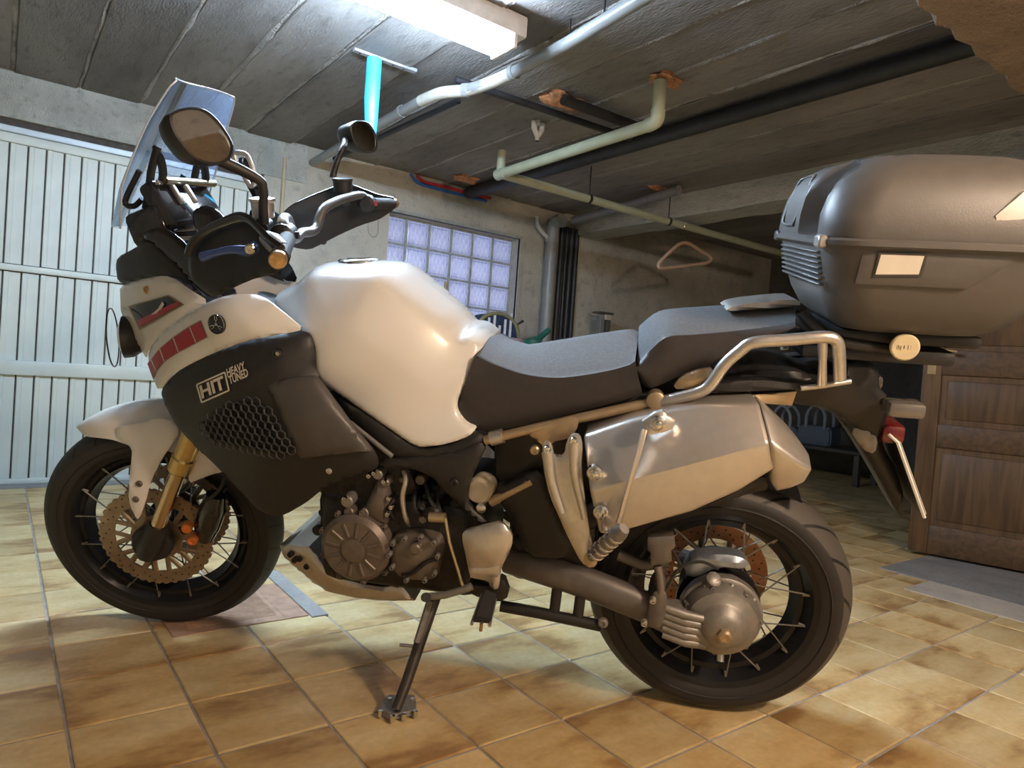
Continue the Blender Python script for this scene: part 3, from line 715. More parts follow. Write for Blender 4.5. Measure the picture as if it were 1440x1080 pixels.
# front fork
FD = np.array([-math.sin(R(25.5)),0,math.cos(R(25.5))])
def fp(t, y, off=0.0): return ST(AXF+FD*t+np.array([off,y,0]))
for s in (1, -1):
    y = s*0.113
    leg = tubeo('fork_leg', [fp(0.02,y), fp(0.40,y)], 0.0205, mat('fork_chrome_gold_lit',(0.72,0.56,0.36),0.18,1.0), moto, 20)  # chrome leg tinted gold, the warm light painted in
    bm = bmesh.new(); tube(bm, [fp(0.255,y), fp(0.262,y), fp(0.30,y), fp(0.305,y), fp(0.70,y)], [0.026,0.031,0.031,0.0275,0.0275], 20); finish('upper_tube', bm, GOLD, leg, 30)
    bm = bmesh.new(); tube(bm, [fp(-0.035,y), fp(-0.01,y), fp(0.03,y), fp(0.075,y)], [0.026,0.034,0.032,0.025], 18); finish('axle_clamp', bm, BLACKP, leg, 50)
    latheo('axle_cover', [(-0.03,0.0),(-0.03,0.05),(0.0,0.056),(0.012,0.05),(0.018,0.03),(0.018,0)], ST(AXF+np.array([0,s*0.10,0.0])), MS@np.array([0,s,0]), BLACKP, leg, 28)
    # caliper and its orange pistons caps
    cpos = SK.at(300,725,0.10) if s > 0 else SK.at(300,725,0.10)*np.array([1,-1,1])
    bm = bmesh.new()
    c0 = cpos.copy()
    pts = [c0+np.array([0.035,0,-0.075]), c0+np.array([0.02,0,-0.03]), c0+np.array([0.0,0,0.02]), c0+np.array([-0.015,0,0.065])]
    tube(bm, [ST(p) for p in catmull(pts, 4)], [0.024,0.036,0.036,0.026], 14, True, False, 0.9); cal = finish('brake_caliper', bm, GLOSSB, moto, 50)
    for (u, v) in ((262,744),(270,761)):
        p = SK.at(u, v, 0.132); p[1] *= s
        latheo('caliper_bolt_cap', [(-0.02,0.013),(0.0,0.014),(0.003,0.012),(0.003,0.007),(0.0,0.006),(0.0,0)], ST(p), MS@np.array([0,s,0]), ORANGE, cal, 16)
    bm = bmesh.new()
    tube(bm, [ST(p) for p in catmull([c0+np.array([0,0.02*s,0.06]), c0+np.array([-0.04,0.03*s,0.10]), c0+np.array([-0.07,0.02*s,0.16]), c0+np.array([-0.13,0.0,0.26])], 5)], 0.005, 6); finish('brake_hose', bm, RUBBER, cal, 50)
bm = bmesh.new(); tube(bm, [ST(AXF+np.array([0,-0.13,0])), ST(AXF+np.array([0,0.135,0]))], 0.011, 12); finish('front_axle', bm, ALU, moto)
for t, th in ((0.50,0.035),(0.68,0.03)):
    bm = bmesh.new(); box(bm, (-0.04,-0.15,-th/2), (0.055,0.15,th/2), None, 0.012, 2)
    M3 = np.array([[math.cos(R(25.5)),0,-math.sin(R(25.5))],[0,1,0],[math.sin(R(25.5)),0,math.cos(R(25.5))]])
    for v in bm.verts: v.co = Vector(ST(M3@np.array(v.co)+AXF+FD*t))
    finish('fork_bridge', bm, BLACKP, moto)

# front fender: arch over the tyre plus side shields
def fender():
    cen = [(108,599),(118,591),(138,580),(167,570),(200,564),(235,563),(268,572),(300,592)]
    edg = [(110,604,.012),(120,613,.045),(140,616,.068),(160,619,.078),(185,627,.085),(215,628,.086),(250,640,.086),(292,662,.086)]
    Cn = catmull([SK.at(u, v, 0.0) for u, v in cen], 4); Ed = catmull([SK.at(*e) for e in edg], 4)
    bm = bmesh.new(); V = []
    for c, e in zip(Cn, Ed):
        row = []
        for j in range(17):
            u = -1+j/8; a = abs(u)
            p = np.array([c[0]+(e[0]-c[0])*a**2.2, math.copysign(abs(e[1])*a**0.9, u), c[2]+(e[2]-c[2])*a**2.4])
            row.append(bm.verts.new(ST(p)))
        V.append(row)
    for A, Bq in zip(V, V[1:]):
        for k in range(16): bm.faces.new((A[k],A[k+1],Bq[k+1],Bq[k]))
    bmesh.ops.recalc_face_normals(bm, faces=bm.faces[:])
    bmesh.ops.solidify(bm, geom=bm.faces[:], thickness=0.005)
    return finish('front_fender', bm, WHITE, moto, 45)
fen = fender()
side = [(163,600,.078),(188,598,.085),(222,588,.088),(246,594,.09),(250,612,.10),(247,617,.105),(227,646,.118),(212,675,.126),(204,706,.13),(196,728,.13),(191,733,.13),(181,712,.13),(179,695,.128),(183.5,646,.115),(184,632,.105),(172,622,.09),(160,617,.08)]
so, ssurf = shell('fender_shield', side, WHITE, fen, thick=0.006, fil=0.006, smooth=1, frame=SK, pair=True)
so2, _ = shell('fender_shield', [(264,655,.112),(268,628,.108),(290,640,.105),(316,664,.10),(300,668,.10),(280,675,.105),(264,682,.11)], WHITE, fen, thick=0.006, fil=0.006, frame=SK, pair=True)
for u, v in ((196,680),(191,702)):
    p = SK.on(u, v, ssurf, 0.0); bolt(fen, ST(p), MS@np.array([0,1,0]), 0.009, 0.005, BRONZE)

# ---- fairing
nose, nsurf = shell('nose_fairing', [(165,402,.07),(192,394,.13),(220,388,.175),(236,389,.195),(264,407,.215),(292,425,.235),(270,438,.225),(246,455,.21),(225,470,.19),(207,492,.16),(203,506,.145),(196,492,.125),(184,472,.105),(170,446,.085),(166,425,.075)], WHITE, moto, [(215,430,.17),(190,440,.13)], thick=0.008, fil=0.008, smooth=1, pair=True)
beak, bsurf = shell('side_fairing', [(206,505,.155),(208,490,.17),(225,470,.20),(248,453,.222),(272,437,.238),(292,424,.247),(320,415,.252),(345,414,.248),(357,415,.243),(375,422,.25),(398,441,.25),(420,459,.25),(420,463,.25),(419,466,.252),(380,473,.262),(345,480,.265),(300,496,.25),(255,518,.225),(238,530,.21),(222,552,.19),(212,532,.17),(207,518,.158)], WHITE, moto, [(300,455,.268),(350,455,.275),(250,490,.225),(330,435,.268)], thick=0.010, fil=0.006, smooth=1, pair=True)
shroud, wsurf = shell('radiator_shroud', [(222,552,.18),(238,531,.205),(255,518,.22),(300,496,.245),(345,480,.255),(380,473,.252),(419,465,.238),(434,470,.235),(441,488,.235),(443,528,.235),(456,548,.24),(480,580,.245),(505,612,.245),(529,640,.243),(531,660,.24),(505,669,.24),(480,675,.238),(447,693,.235),(430,708,.23),(391,730,.225),(364,722,.222),(327,682,.22),(300,655,.22),(255,612,.205),(238,588,.195),(228,567,.185)], BLACKP, moto,
    [(300,540,.262),(390,510,.275),(360,560,.28),(440,600,.285),(420,650,.272),(330,630,.25),(280,590,.235)], thick=0.012, fil=0.008, smooth=2, pair=True, res=0.018)
# lighter raised cheek plate beside the grille
cheek, csurf = shell('shroud_plate', [(372,541,.284),(400,534,.284),(438,530,.272),(452,545,.272),(476,578,.276),(500,611,.274),(520,636,.268),(470,641,.278),(421,646,.284),(412,630,.288),(396,598,.290),(384,565,.288)], GREYP, moto, [(430,590,.300)], thick=0.02, fil=0.007, smooth=0, pair=True)
gr_out = [(277,601),(290,588),(303,578),(318,568),(345,564),(370,566),(381,579),(398,605),(415,631),(411,641),(380,640),(352,636),(322,630),(294,621)]
grille, gsurf = shell('grille_recess', [(u,v,wsurf(*(BK.on(u,v,wsurf))[[0,2]])+0.004) for u, v in gr_out], ENGD, moto, thick=0.006, fil=0.003, smooth=1)
# hexagonal mesh in the grille
def inside(p, poly):
    c = False; n = len(poly)
    for i in range(n):
        a, b = poly[i], poly[(i+1) % n]
        if (a[1] > p[1]) != (b[1] > p[1]) and p[0] < (b[0]-a[0])*(p[1]-a[1])/(b[1]-a[1])+a[0]: c = not c
    return c
bm = bmesh.new(); hs = 0.0115
g0 = BK.on(345,602,wsurf)
for i in range(-12, 13):
    for j in range(-9, 10):
        cx = g0[0]+hs*1.75*i+(hs*0.875 if j % 2 else 0); cz = g0[2]+hs*1.5*j
        y = gsurf(cx, cz)+0.004; wv = MB@np.array([cx,y,cz])+TB; u, v, _ = px_of(wv)
        if not inside((u,v), gr_out): continue
        ring = [(cx+hs*math.sin(R(60*k)), y+0.0005, cz+hs*math.cos(R(60*k))) for k in range(6)]
        tube(bm, ring, 0.0018, 4, False, True)
hexm = finish('honeycomb_mesh', bm, mat('mesh_grey',(0.07,0.075,0.085),0.4,0.3), grille, 0); hexm['kind'] = 'stuff'
bolt(shroud, BK.on(390,497,wsurf,0.0), (0,1,0), 0.012, 0.006, GLOSSB); bolt(shroud, BK.on(391,497,wsurf,0.003), (0,1,0), 0.006, 0.004)
bolt(shroud, BK.on(463,662,wsurf,0.0), (0,1,0), 0.008, 0.004)
bolt(nose, BK.on(207,408,nsurf,0.0), (0,1,0), 0.010, 0.004, WARM_METAL)
# red block stripe with pale outline
tp = [(207,511),(212,505),(224,490),(243,474),(266,458.5),(282,450)]; bt = [(215.5,534),(219.5,522.5),(231,509),(251,496),(276,483),(291.5,474.5)]
decal('stripe_border', [[tp[i],tp[i+1],bt[i+1],bt[i]] for i in range(5)], lambda x,z: bsurf(x,z), mat('decal_edge',(0.35,0.33,0.32),0.4), beak, 0.0012)
for i in range(5):
    a0, a1, b1, b0 = map(np.array, (tp[i], tp[i+1], bt[i+1], bt[i])); c = (a0+a1+b0+b1)/4
    sx = 0.90
    q = [c+(p-c)*np.array([sx,sx]) for p in (a0,a1,b1,b0)]
    decal('red_block', [q], bsurf, RED, beak, 0.0022)
    gap = [a1+(b1-a1)*0.05, a1+(b1-a1)*0.95]
    if i < 4: decal('pale_line', [[gap[0]-np.array([0.7,0]), gap[0]+np.array([0.7,0]), gap[1]+np.array([0.7,0]), gap[1]-np.array([0.7,0])]], bsurf, PALE, beak, 0.0026)
# tuning-fork emblem: dark disc, rim and three crossed forks
ec = BK.on(305,456,bsurf,0.003); _h = 0.012; en = np.array([-(bsurf(ec[0]+_h,ec[2])-bsurf(ec[0]-_h,ec[2]))/(2*_h), 1.0, -(bsurf(ec[0],ec[2]+_h)-bsurf(ec[0],ec[2]-_h))/(2*_h)]); en /= np.linalg.norm(en)
em = latheo('round_emblem', [(-0.003,0),(-0.003,0.0225),(0.002,0.0225),(0.003,0.021),(0.0015,0.020),(0.0015,0)], ec, en, GLOSSB, beak, 32)
eu = np.cross(en, (0,0,1)); eu /= np.linalg.norm(eu); ev = np.cross(eu, en)
bm = bmesh.new()
for a in (90, 210, 330):
    d = math.cos(R(a))*eu+math.sin(R(a))*ev; pr_ = np.cross(en, d); o_ = ec+en*0.0025
    tube(bm, [o_-d*0.004, o_+d*0.009], 0.0007, 5)
    for s in (-1, 1): tube(bm, [o_+d*0.008, o_+d*0.010+pr_*0.003*s, o_+d*0.018+pr_*0.003*s], 0.0007, 5)
lathe(bm, [(0.0015,0.0215),(0.0035,0.0218),(0.0015,0.0225)], ec, en, 32)
finish('emblem_forks', bm, CHROME, em, 40)
# dark side window decal on the nose with red lower band and pale gull mark
def poly_decal(name, pts, surf, material, parent, off):
    bm = bmesh.new(); bm.faces.new([bm.verts.new(BK.on(u, v, surf, off)) for u, v in pts]); bmesh.ops.triangulate(bm, faces=bm.faces[:]); return finish(name, bm, material, parent, 0)
decal('nose_vent_border', [[(180,430.5),(236,415),(259,428.5),(196,464)]], nsurf, mat('vent_gold',(0.40,0.32,0.18),0.4,0.5), nose, 0.003, n=8)
decal('nose_vent', [[(183,431.5),(235,417),(254,427.5),(196.5,460)]], nsurf, GLOSSB, nose, 0.0045, n=8)
decal('nose_vent_red', [[(193,450.5),(249,424),(254,427.5),(196.5,460)]], nsurf, RED, nose, 0.006, n=8)
decal('nose_vent_mark', [[(212,443),(222,434),(229,431),(220,441)],[(222,434),(228,424),(231,428),(226,436)]], nsurf, PALE, nose, 0.0075, n=3)
# HIT HEAVY TUNED lettering
hq = [(284,561),(317.5,546),(313,528),(280,543)]
text_on('hit_lettering', 'HIT', hq, wsurf, PALE, shroud, 0.003, bold=0.035)
fr_q = [(283.5,566),(322,549),(316,523.5),(276.5,541)]
def frame_lines(q, w):
    q = [np.array(p, float) for p in q]; L = []
    for i in range(4):
        a, b = q[i], q[(i+1) % 4]; d = (b-a)/np.linalg.norm(b-a); n_ = np.array([-d[1],d[0]])*w; L.append([a-n_, b-n_, b+n_, a+n_])
    return L
decal('lettering_frame', frame_lines(fr_q, 1.1), wsurf, PALE, shroud, 0.003, n=4)
text_on('heavy_lettering', 'HEAVY', [(320,530),(345,519),(343,508),(318,519)], wsurf, PALE, shroud, 0.003, bold=0.025)
text_on('tuned_lettering', 'TUNED', [(323,541),(350,529),(347,517.5),(320.5,529.5)], wsurf, PALE, shroud, 0.003, bold=0.025)

# black upper cowl, headlight unit and fog lamp
shell('upper_cowl', [(160,378,.05),(162,362,.08),(180,352,.12),(194,344,.15),(194,332,.16),(215,340,.17),(250,372,.185),(290,420,.2),(264,407,.19),(236,389,.18),(220,388,.165),(192,394,.12),(165,402,.06)], BLACKP, moto, thick=0.012, fil=0.01, pair=True)
bm = bmesh.new(); box(bm, (1.30,-0.05,0.90), (1.52,0.05,1.02), None, 0.02, 3); finish('headlight_unit', bm, GLOSSB, moto)
fl = B(181,474,0.09)
fog = latheo('fog_lamp', [(-0.05,0),(-0.045,0.03),(-0.01,0.052),(0.012,0.054),(0.015,0.045),(0.015,0)], fl, (0.75,0.45,0), BLACKP, moto, 28)
latheo('lamp_lens', [(0.015,0.045),(0.022,0.03),(0.024,0)], fl, (0.75,0.45,0), REFL, fog, 24)
tubeo('lamp_guard', [fl+np.array([0.03,0.02,0])+0.075*(math.cos(a)*np.array([0.5,-0.86,0])+math.sin(a)*np.array([0,0,1])) for a in np.linspace(0,2*math.pi,28,endpoint=False)], 0.0018, RIMB, fog, 6, 0, True)
# gloss side panel beside the instruments
shell('cockpit_panel', [(196,332,.16),(212,320,.165),(235,322,.17),(262,345,.185),(290,385,.20),(300,420,.21),(280,415,.2),(250,375,.19),(215,345,.17)], GLOSSB, moto, thick=0.01, fil=0.006, pair=True)
shell('cockpit_trim', [(268,296,.13),(285,288,.13),(300,292,.135),(318,312,.15),(322,335,.16),(300,345,.165),(282,338,.16),(270,318,.14)], GLOSSB, moto, thick=0.012, fil=0.006, pair=True)
# windscreen: curved sheet with rounded top, from the nose up
bm = bmesh.new(); rows = []
TLs = B(250,107,0.125); BLs = B(154,318,0.06)
for i in range(25):
    v = i/24
    c = np.array([1.375-0.0*v, 0, 1.515]); e = np.array([1.60,0,1.165])
    w = 0.175-0.02*math.cos(v*math.pi) ; w = 0.125+0.045*math.sin(min(1,v*1.25)*math.pi/2)-0.03*max(0, v-0.75)*4
    ctr = (1-v)*c+v*e; bulge = 0.010*math.sin(v*math.pi); nx = np.array([0.81,0,0.58])
    ctr = ctr+nx*bulge*0.6
    row = []
    for j in range(25):
        u = -1+2*j/24; ww = w
        z_round = 0.0
        if v < 0.10: ww = w*(0.93+0.07*math.sqrt(max(0,1-(1-v/0.10)**2)))
        row.append(bm.verts.new(ctr+np.array([-(0.052+0.06*v)*abs(u)**2.0, ww*u, -0.014*abs(u)**4*max(0.0, 1-v/0.3)])))
    rows.append(row)
for A, Bq in zip(rows, rows[1:]):
    for k in range(24): bm.faces.new((A[k],A[k+1],Bq[k+1],Bq[k]))
edge_pts = [np.array(v.co) for v in rows[0]]+[np.array(r_[-1].co) for r_ in rows[1:]]; edge_l = [np.array(r_[0].co) for r_ in rows[::-1]]
bmesh.ops.solidify(bm, geom=bm.faces[:], thickness=0.004)
screen = finish('windscreen', bm, GLASSM, moto, 40)
tubeo('screen_edge_highlight', edge_l+edge_pts, 0.0022, mat('edge_highlight',(0.55,0.62,0.72),0.2), screen, 6)  # pale tube painted as a highlight round the screen edge
# screen stay brackets, cross bar, instrument cluster
for s in (1, -1):
    y = s*0.085
    def g(u, v, yy_=0.085): p = B(u, v, yy_); p[1] = p[1]*s; return p
    stay = tubeo('screen_stay', catmull([g(222,206), g(214,235), g(210,262), g(204,300), g(200,325)], 5), 0.011, BLACKP, moto, 8, 0, False, 0.6)
    tubeo('stay_plate', catmull([g(216,205), g(226,225), g(229,248), g(222,262)], 4), [0.006,0.012,0.012,0.008], GLOSSB, stay, 8, 0, False, 0.4)
    bolt(stay, g(223,257,0.095), (0,s,0), 0.007); bolt(stay, g(221,268,0.095), (0,s,0), 0.006)
    tubeo('stay_link', catmull([g(196,240), g(176,283), g(188,290), g(200,280)], 4), 0.007, BLACKP, stay, 8)
tubeo('cockpit_bar', [B(231,254,0.08), B(300,258,-0.12)], 0.0105, mat('bar_brass',(0.62,0.58,0.42),0.25,0.9), moto, 14)
ic = B(262,292,0.0)
def ori_box(name, c, sx, sy, sz, tilt, material, parent, bev=0.008):
    bm = bmesh.new(); box(bm, (-sx/2,-sy/2,-sz/2), (sx/2,sy/2,sz/2), None, bev, 2)
    ct, st_ = math.cos(tilt), math.sin(tilt)
    for v in bm.verts: x, y, z = v.co; v.co = Vector((c[0]+x*ct-z*st_, c[1]+y, c[2]+x*st_+z*ct))
    return finish(name, bm, material, parent)
ori_box('instrument_panel', ic, 0.045, 0.23, 0.13, R(-32), GLOSSB, moto, 0.015)
for k, yk in enumerate((0.055, 0.025)):
    ori_box('panel_slot', B(246+19*k, 273, yk)+np.array([-0.006,0,0]), 0.012, 0.012, 0.05, R(-32), ALU, moto, 0.003)
ori_box('cockpit_base', B(250,318,0.0), 0.10, 0.26, 0.09, R(-20), GLOSSB, moto, 0.02)
tubeo('headstock', [ST(AXF+FD*0.42+np.array([-0.05,0,0])), ST(AXF+FD*0.74+np.array([-0.05,0,0]))], 0.042, BLACKP, moto, 18)

# ---- handlebar (turned with the fork)
clampL, clampR = SK.at(418,332,0.05), SK.at(418,332,0.05)*np.array([1,-1,1])
endL = SK.at(392,363,0.485)
bar_half = [np.array([clampL[0], 0.0, clampL[2]]), clampL+np.array([0,0.03,0.0]), clampL+np.array([-0.005,0.09,0.05]), 0.5*(clampL+endL)+np.array([0.0,0.03,0.055]), endL+np.array([0.018,-0.13,0.012]), endL]
offR = SK.at(552,287,-0.485)-endL*np.array([1,-1,1])
def mir(p, s=-1):
    p = np.asarray(p, float)
    return p if s > 0 else p*np.array([1,-1,1])+offR*min(1.0, abs(p[1])/0.485)
full = [mir(p) for p in bar_half[::-1]]+bar_half[1:]
hbar = tubeo('handlebar', [ST(p) for p in catmull(full, 5)], 0.0125, mat('bar_grey',(0.30,0.29,0.28),0.35,0.8), moto, 12)
ori = lambda p: ST(p)
for s in (1, -1):
    e = mir(endL, s); g0_ = mir(endL+np.array([0.018,-0.13,0.012]), s)
    tubeo('grip', [ST(g0_), ST(g0_*0.05+e*0.95)], 0.0175, RUBBER, hbar, 14)
    latheo('bar_end_weight', [(-0.005,0),(-0.005,0.015),(0.02,0.0165),(0.024,0.014),(0.024,0)], ST(e), MS@np.array([-0.15*1,s,0]), WARM_METAL, hbar, 20)
    bm = bmesh.new(); sw = (g0_*1.0+np.array([0.012,-s*0.03,0.004])); tube(bm, [ST(sw+np.array([0,-s*0.028,0])), ST(sw+np.array([0,-s*0.02,0])), ST(sw+np.array([0,s*0.02,0])), ST(sw+np.array([0,s*0.028,0]))], [0.016,0.025,0.025,0.016], 12); swo = finish('switch_pod', bm, BLACKP, hbar)
    tubeo('turn_switch', [ST(sw+np.array([-0.03,0,0.0])), ST(sw+np.array([-0.02,0,0]))], 0.008, RED if s < 0 else BLACKP, swo, 8)
    lev = [sw+np.array([0.045,-s*0.01,0.005]), sw+np.array([0.062,s*0.05,-0.002]), sw+np.array([0.06,s*0.11,-0.012]), sw+np.array([0.068,s*0.165,-0.02])]
    if s < 0: tubeo('lever', [ST(p) for p in catmull(lev, 4)], [0.009,0.008,0.007,0.009], ALU, hbar, 10, 0, False, 0.6)
    bm = bmesh.new(); rc_ = sw+np.array([0.05,-s*0.035,0.012]); tube(bm, [ST(rc_+np.array([0,-s*0.03,0])), ST(rc_+np.array([0,s*0.03,0]))], [0.014,0.017], 12); mc = finish('lever_mount', bm, BLACKP, hbar)
    if s < 0:
        latheo('brake_reservoir', [(-0.018,0),(-0.018,0.026),(0.012,0.027),(0.014,0.029),(0.020,0.029),(0.022,0.02),(0.022,0)], ST(rc_+np.array([0.01,0.0,0.04])), MS@np.array([0,0,1]), BLACKP, hbar, 24)
    else:
        latheo('clutch_reservoir', [(-0.018,0),(-0.018,0.022),(0.012,0.023),(0.014,0.026),(0.020,0.026),(0.022,0.018),(0.022,0)], ST(rc_+np.array([0.0,-0.01,0.035])), MS@np.array([0,0,1]), ALU, hbar, 24)
# handguards: lower shell and upper hoop
hg_pts = [(262,384,.285),(262,362,.28),(267,345,.28),(281,329,.29),(304,316,.315),(333,304,.35),(350,306,.375),(362,317,.395),(380,336,.43),(397,349,.465),(408,359,.49),(404,373,.49),(394,381,.475),(384,388,.46),(360,392,.425),(335,402,.39),(312,414,.36),(298,421,.34),(284,411,.315),(268,398,.295)]
hg_pts = [(u, v, y-0.02) for u, v, y in hg_pts]
hgo, hgs = shell('handguard', hg_pts, BLACKP, hbar, [(330,360,.335),(300,345,.295),(360,350,.39)], thick=0.012, fil=0.010, frame=SK, pair=True, res=0.016, pairfn=mir)
hoop = [(264,358,.275),(270,342,.28),(283,329,.29),(304,317,.315),(333,306,.35),(350,309,.38),(362,320,.405),(378,337,.44),(396,352,.475)]
for s in (1, -1):
    P = []
    for u, v, y in hoop: P.append(ST(mir(SK.at(u, v, y), s)))
    tubeo('handguard_rim', catmull(P, 4), [0.010,0.010,0.009,0.009,0.011,0.010,0.009,0.009,0.012], GLOSSB, hbar, 10, 0, False, 0.6)
# mirrors: oval head with glass, bent stem
ml = [(236,166),(243,158),(255,154),(272,152.5),(288,157),(303,170),(316,188),(325,206),(323,220),(314,228),(300,231),(284,229),(268,221),(253,204),(241,186)]
yM = 0.44
def mirror_build(ml, cpx, y, n_, stem, bulk):
    # trace the oval on a plane whose normal points back toward the rider
    n_ = np.array(n_); n_ /= np.linalg.norm(n_)
    c = SK.at(*cpx, y); P = []
    for u, v in ml:
        d = SK.M.T@ray(u, v); t_ = ((c-SK.o)@n_)/(d@n_); P.append(SK.o+t_*d)
    P = catmull(P, 3, True); bm = bmesh.new()
    def ringv(sc, off): return [bm.verts.new(ST(c+(p-c)*sc+n_*off)) for p in P]
    A = [ringv(0.92,0.001), ringv(0.96,0.008), ringv(1.02,0.006), ringv(1.03,-0.010), ringv(0.86,-0.036*bulk), ringv(0.5,-0.052*bulk)]
    for a, b in zip(A, A[1:]):
        for k in range(len(a)): bm.faces.new((a[k],a[(k+1)%len(a)],b[(k+1)%len(a)],b[k]))
    bm.faces.new(A[-1])
    head = finish('mirror', bm, BLACKP, hbar, 45)
    bm = bmesh.new(); f1 = [bm.verts.new(ST(c+(p-c)*0.95+n_*0.003)) for p in P]; f2 = [bm.verts.new(ST(c+(p-c)*0.95-n_*0.001)) for p in P]
    bm.faces.new(f1); bm.faces.new(f2[::-1])
    for k in range(len(P)): bm.faces.new((f1[k],f1[(k+1)%len(P)],f2[(k+1)%len(P)],f2[k]))
    finish('mirror_glass', bm, MIRR, head, 20)
    q = [SK.at(*p) for p in stem]+[c-n_*0.045*bulk]
    tubeo('mirror_stem', [ST(p) for p in catmull(q, 5)], [0.010,0.009,0.0085,0.010,0.013], BLACKP, head, 10)
mirror_build(ml, (281,192), yM, (-0.84,0.42,0.27), [(371,314,.33),(370,290,.335),(370,265,.34),(356,248,.35)], 1.0)
mr_ = [(491,180),(494,174),(502,170),(513,171),(521,178),(527,190),(529,203),(526,212),(517,215),(508,213),(500,206),(494,195)]
mirror_build(mr_, (510,192), -0.46, (-0.80,0.55,0.10), [(468,250,-.33),(470,240,-.335),(476,222,-.345),(484,205,-.37)], 1.5)
# ---- fuel tank
tk = [(378,432,.13),(378,418,.11),(384,410,.08),(397,404,.055),(418,397,.03),(436,390,.0),(449,376,.0),(460,370,.0),(476,367,.0),(515,366,.0),(552,367,.0),(572,374,.0),(602,398,.0),(625,417,.0),(646,434,.0),(668,457,.0),(681,473,.03),(677,488,.11),(671,499,.14),(665,514,.155),(658,532,.165),(648,552,.17),(642,564,.172),(641,576,.175),(646,588,.18),(655,598,.185),(668,604,.19),(660,614,.195),(640,622,.20),(616,628,.205),(591,630,.205),(579,627,.205),(560,614,.205),(530,593,.205),(505,576,.205),(478,557,.21),(452,539,.22),(442,527,.225),(441,510,.225),(441,493,.225),(433,477,.22),(419,462,.21),(400,447,.18)]
tb_pts = [B(u, v, y) for u, v, y in tk if y > 0.12]+[B(*q) for q in ((500,375,.18),(560,378,.18),(440,398,.17),(610,412,.172),(660,462,.155),(480,470,.228),(460,505,.232),(560,440,.205),(545,500,.212),(640,500,.170),(610,545,.186),(640,585,.178),(530,560,.208))]
tb_f = tps(np.array([[p[0], p[2]] for p in tb_pts]), np.array([p[1] for p in tb_pts]), 2e-3)
ridge = np.array([[p[0], p[2]] for p in catmull([B(u, v, 0.0) for u, v in ((436,389),(449,375.5),(460,370),(476,367),(515,366),(552,367),(572,374),(602,398),(625,417),(646,434),(664,453))], 4)]); ridge = np.vstack([[B(384,409,.08)[[0,2]], B(410,399,.04)[[0,2]]], ridge])
def tank_fn(x, z):
    a = ridge[:-1]; ab = ridge[1:]-a; t = np.clip(((x-a[:,0])*ab[:,0]+(z-a[:,1])*ab[:,1])/(ab*ab).sum(1), 0, 1)
    d = float(np.sqrt(((a+t[:,None]*ab-np.array([x,z]))**2).sum(1)).min())
    q = min(d/0.034, 1.0); g = 0.70*math.sqrt(1-(1-q)**2); s_ = min(d/0.13, 1.0); g += 0.30*(s_*(1.6-0.6*s_) if s_ < 1 else 1)
    return max(0.001, tb_f(x, z)*g)
tank, tsurf = shell('fuel_tank', tk, WHITE, moto, mirror=True, fil=0.007, res=0.010, smooth=1, ang=60, fn=tank_fn)
cp_ = B(505,368,0.0)
cap = latheo('fuel_cap', [(-0.01,0),(-0.01,0.052),(0.004,0.052),(0.008,0.047),(0.008,0.030),(0.011,0.028),(0.011,0)], cp_+np.array([0,0,0.0]), (0.05,0,1), CHROME, tank, 36)
# dark frame spar and knee trim below the tank
shell('tank_trim', [(472,560,.20),(486,566,.205),(505,578,.205),(530,595,.205),(560,616,.205),(580,630,.205),(600,634,.205),(640,626,.2),(668,608,.19),(690,616,.185),(676,626,.195),(640,642,.2),(580,648,.205),(552,644,.205),(530,630,.205),(500,600,.2)], BLACKP, moto, thick=0.03, fil=0.006, pair=True)
tubeo('trim_strip', [B(492,594,.222), B(552,642,.222)], 0.006, mat('strip_grey',(0.22,0.21,0.20),0.4,0.3), moto, 8)
shell('side_cover', [(532,646,.21),(579,645,.212),(630,640,.21),(660,629,.205),(676,622,.20),(682,632,.20),(672,652,.205),(660,677,.208),(656,700,.208),(658,712,.208),(690,740,.20),(680,742,.2),(650,716,.205),(629,697,.208),(607,671,.21),(576,659,.212),(532,658,.21)], BLACKP, moto, thick=0.02, fil=0.006, pair=True)
bolt(moto, B(639,679,.213), (0,1,0), 0.011, 0.006, BLACKP)
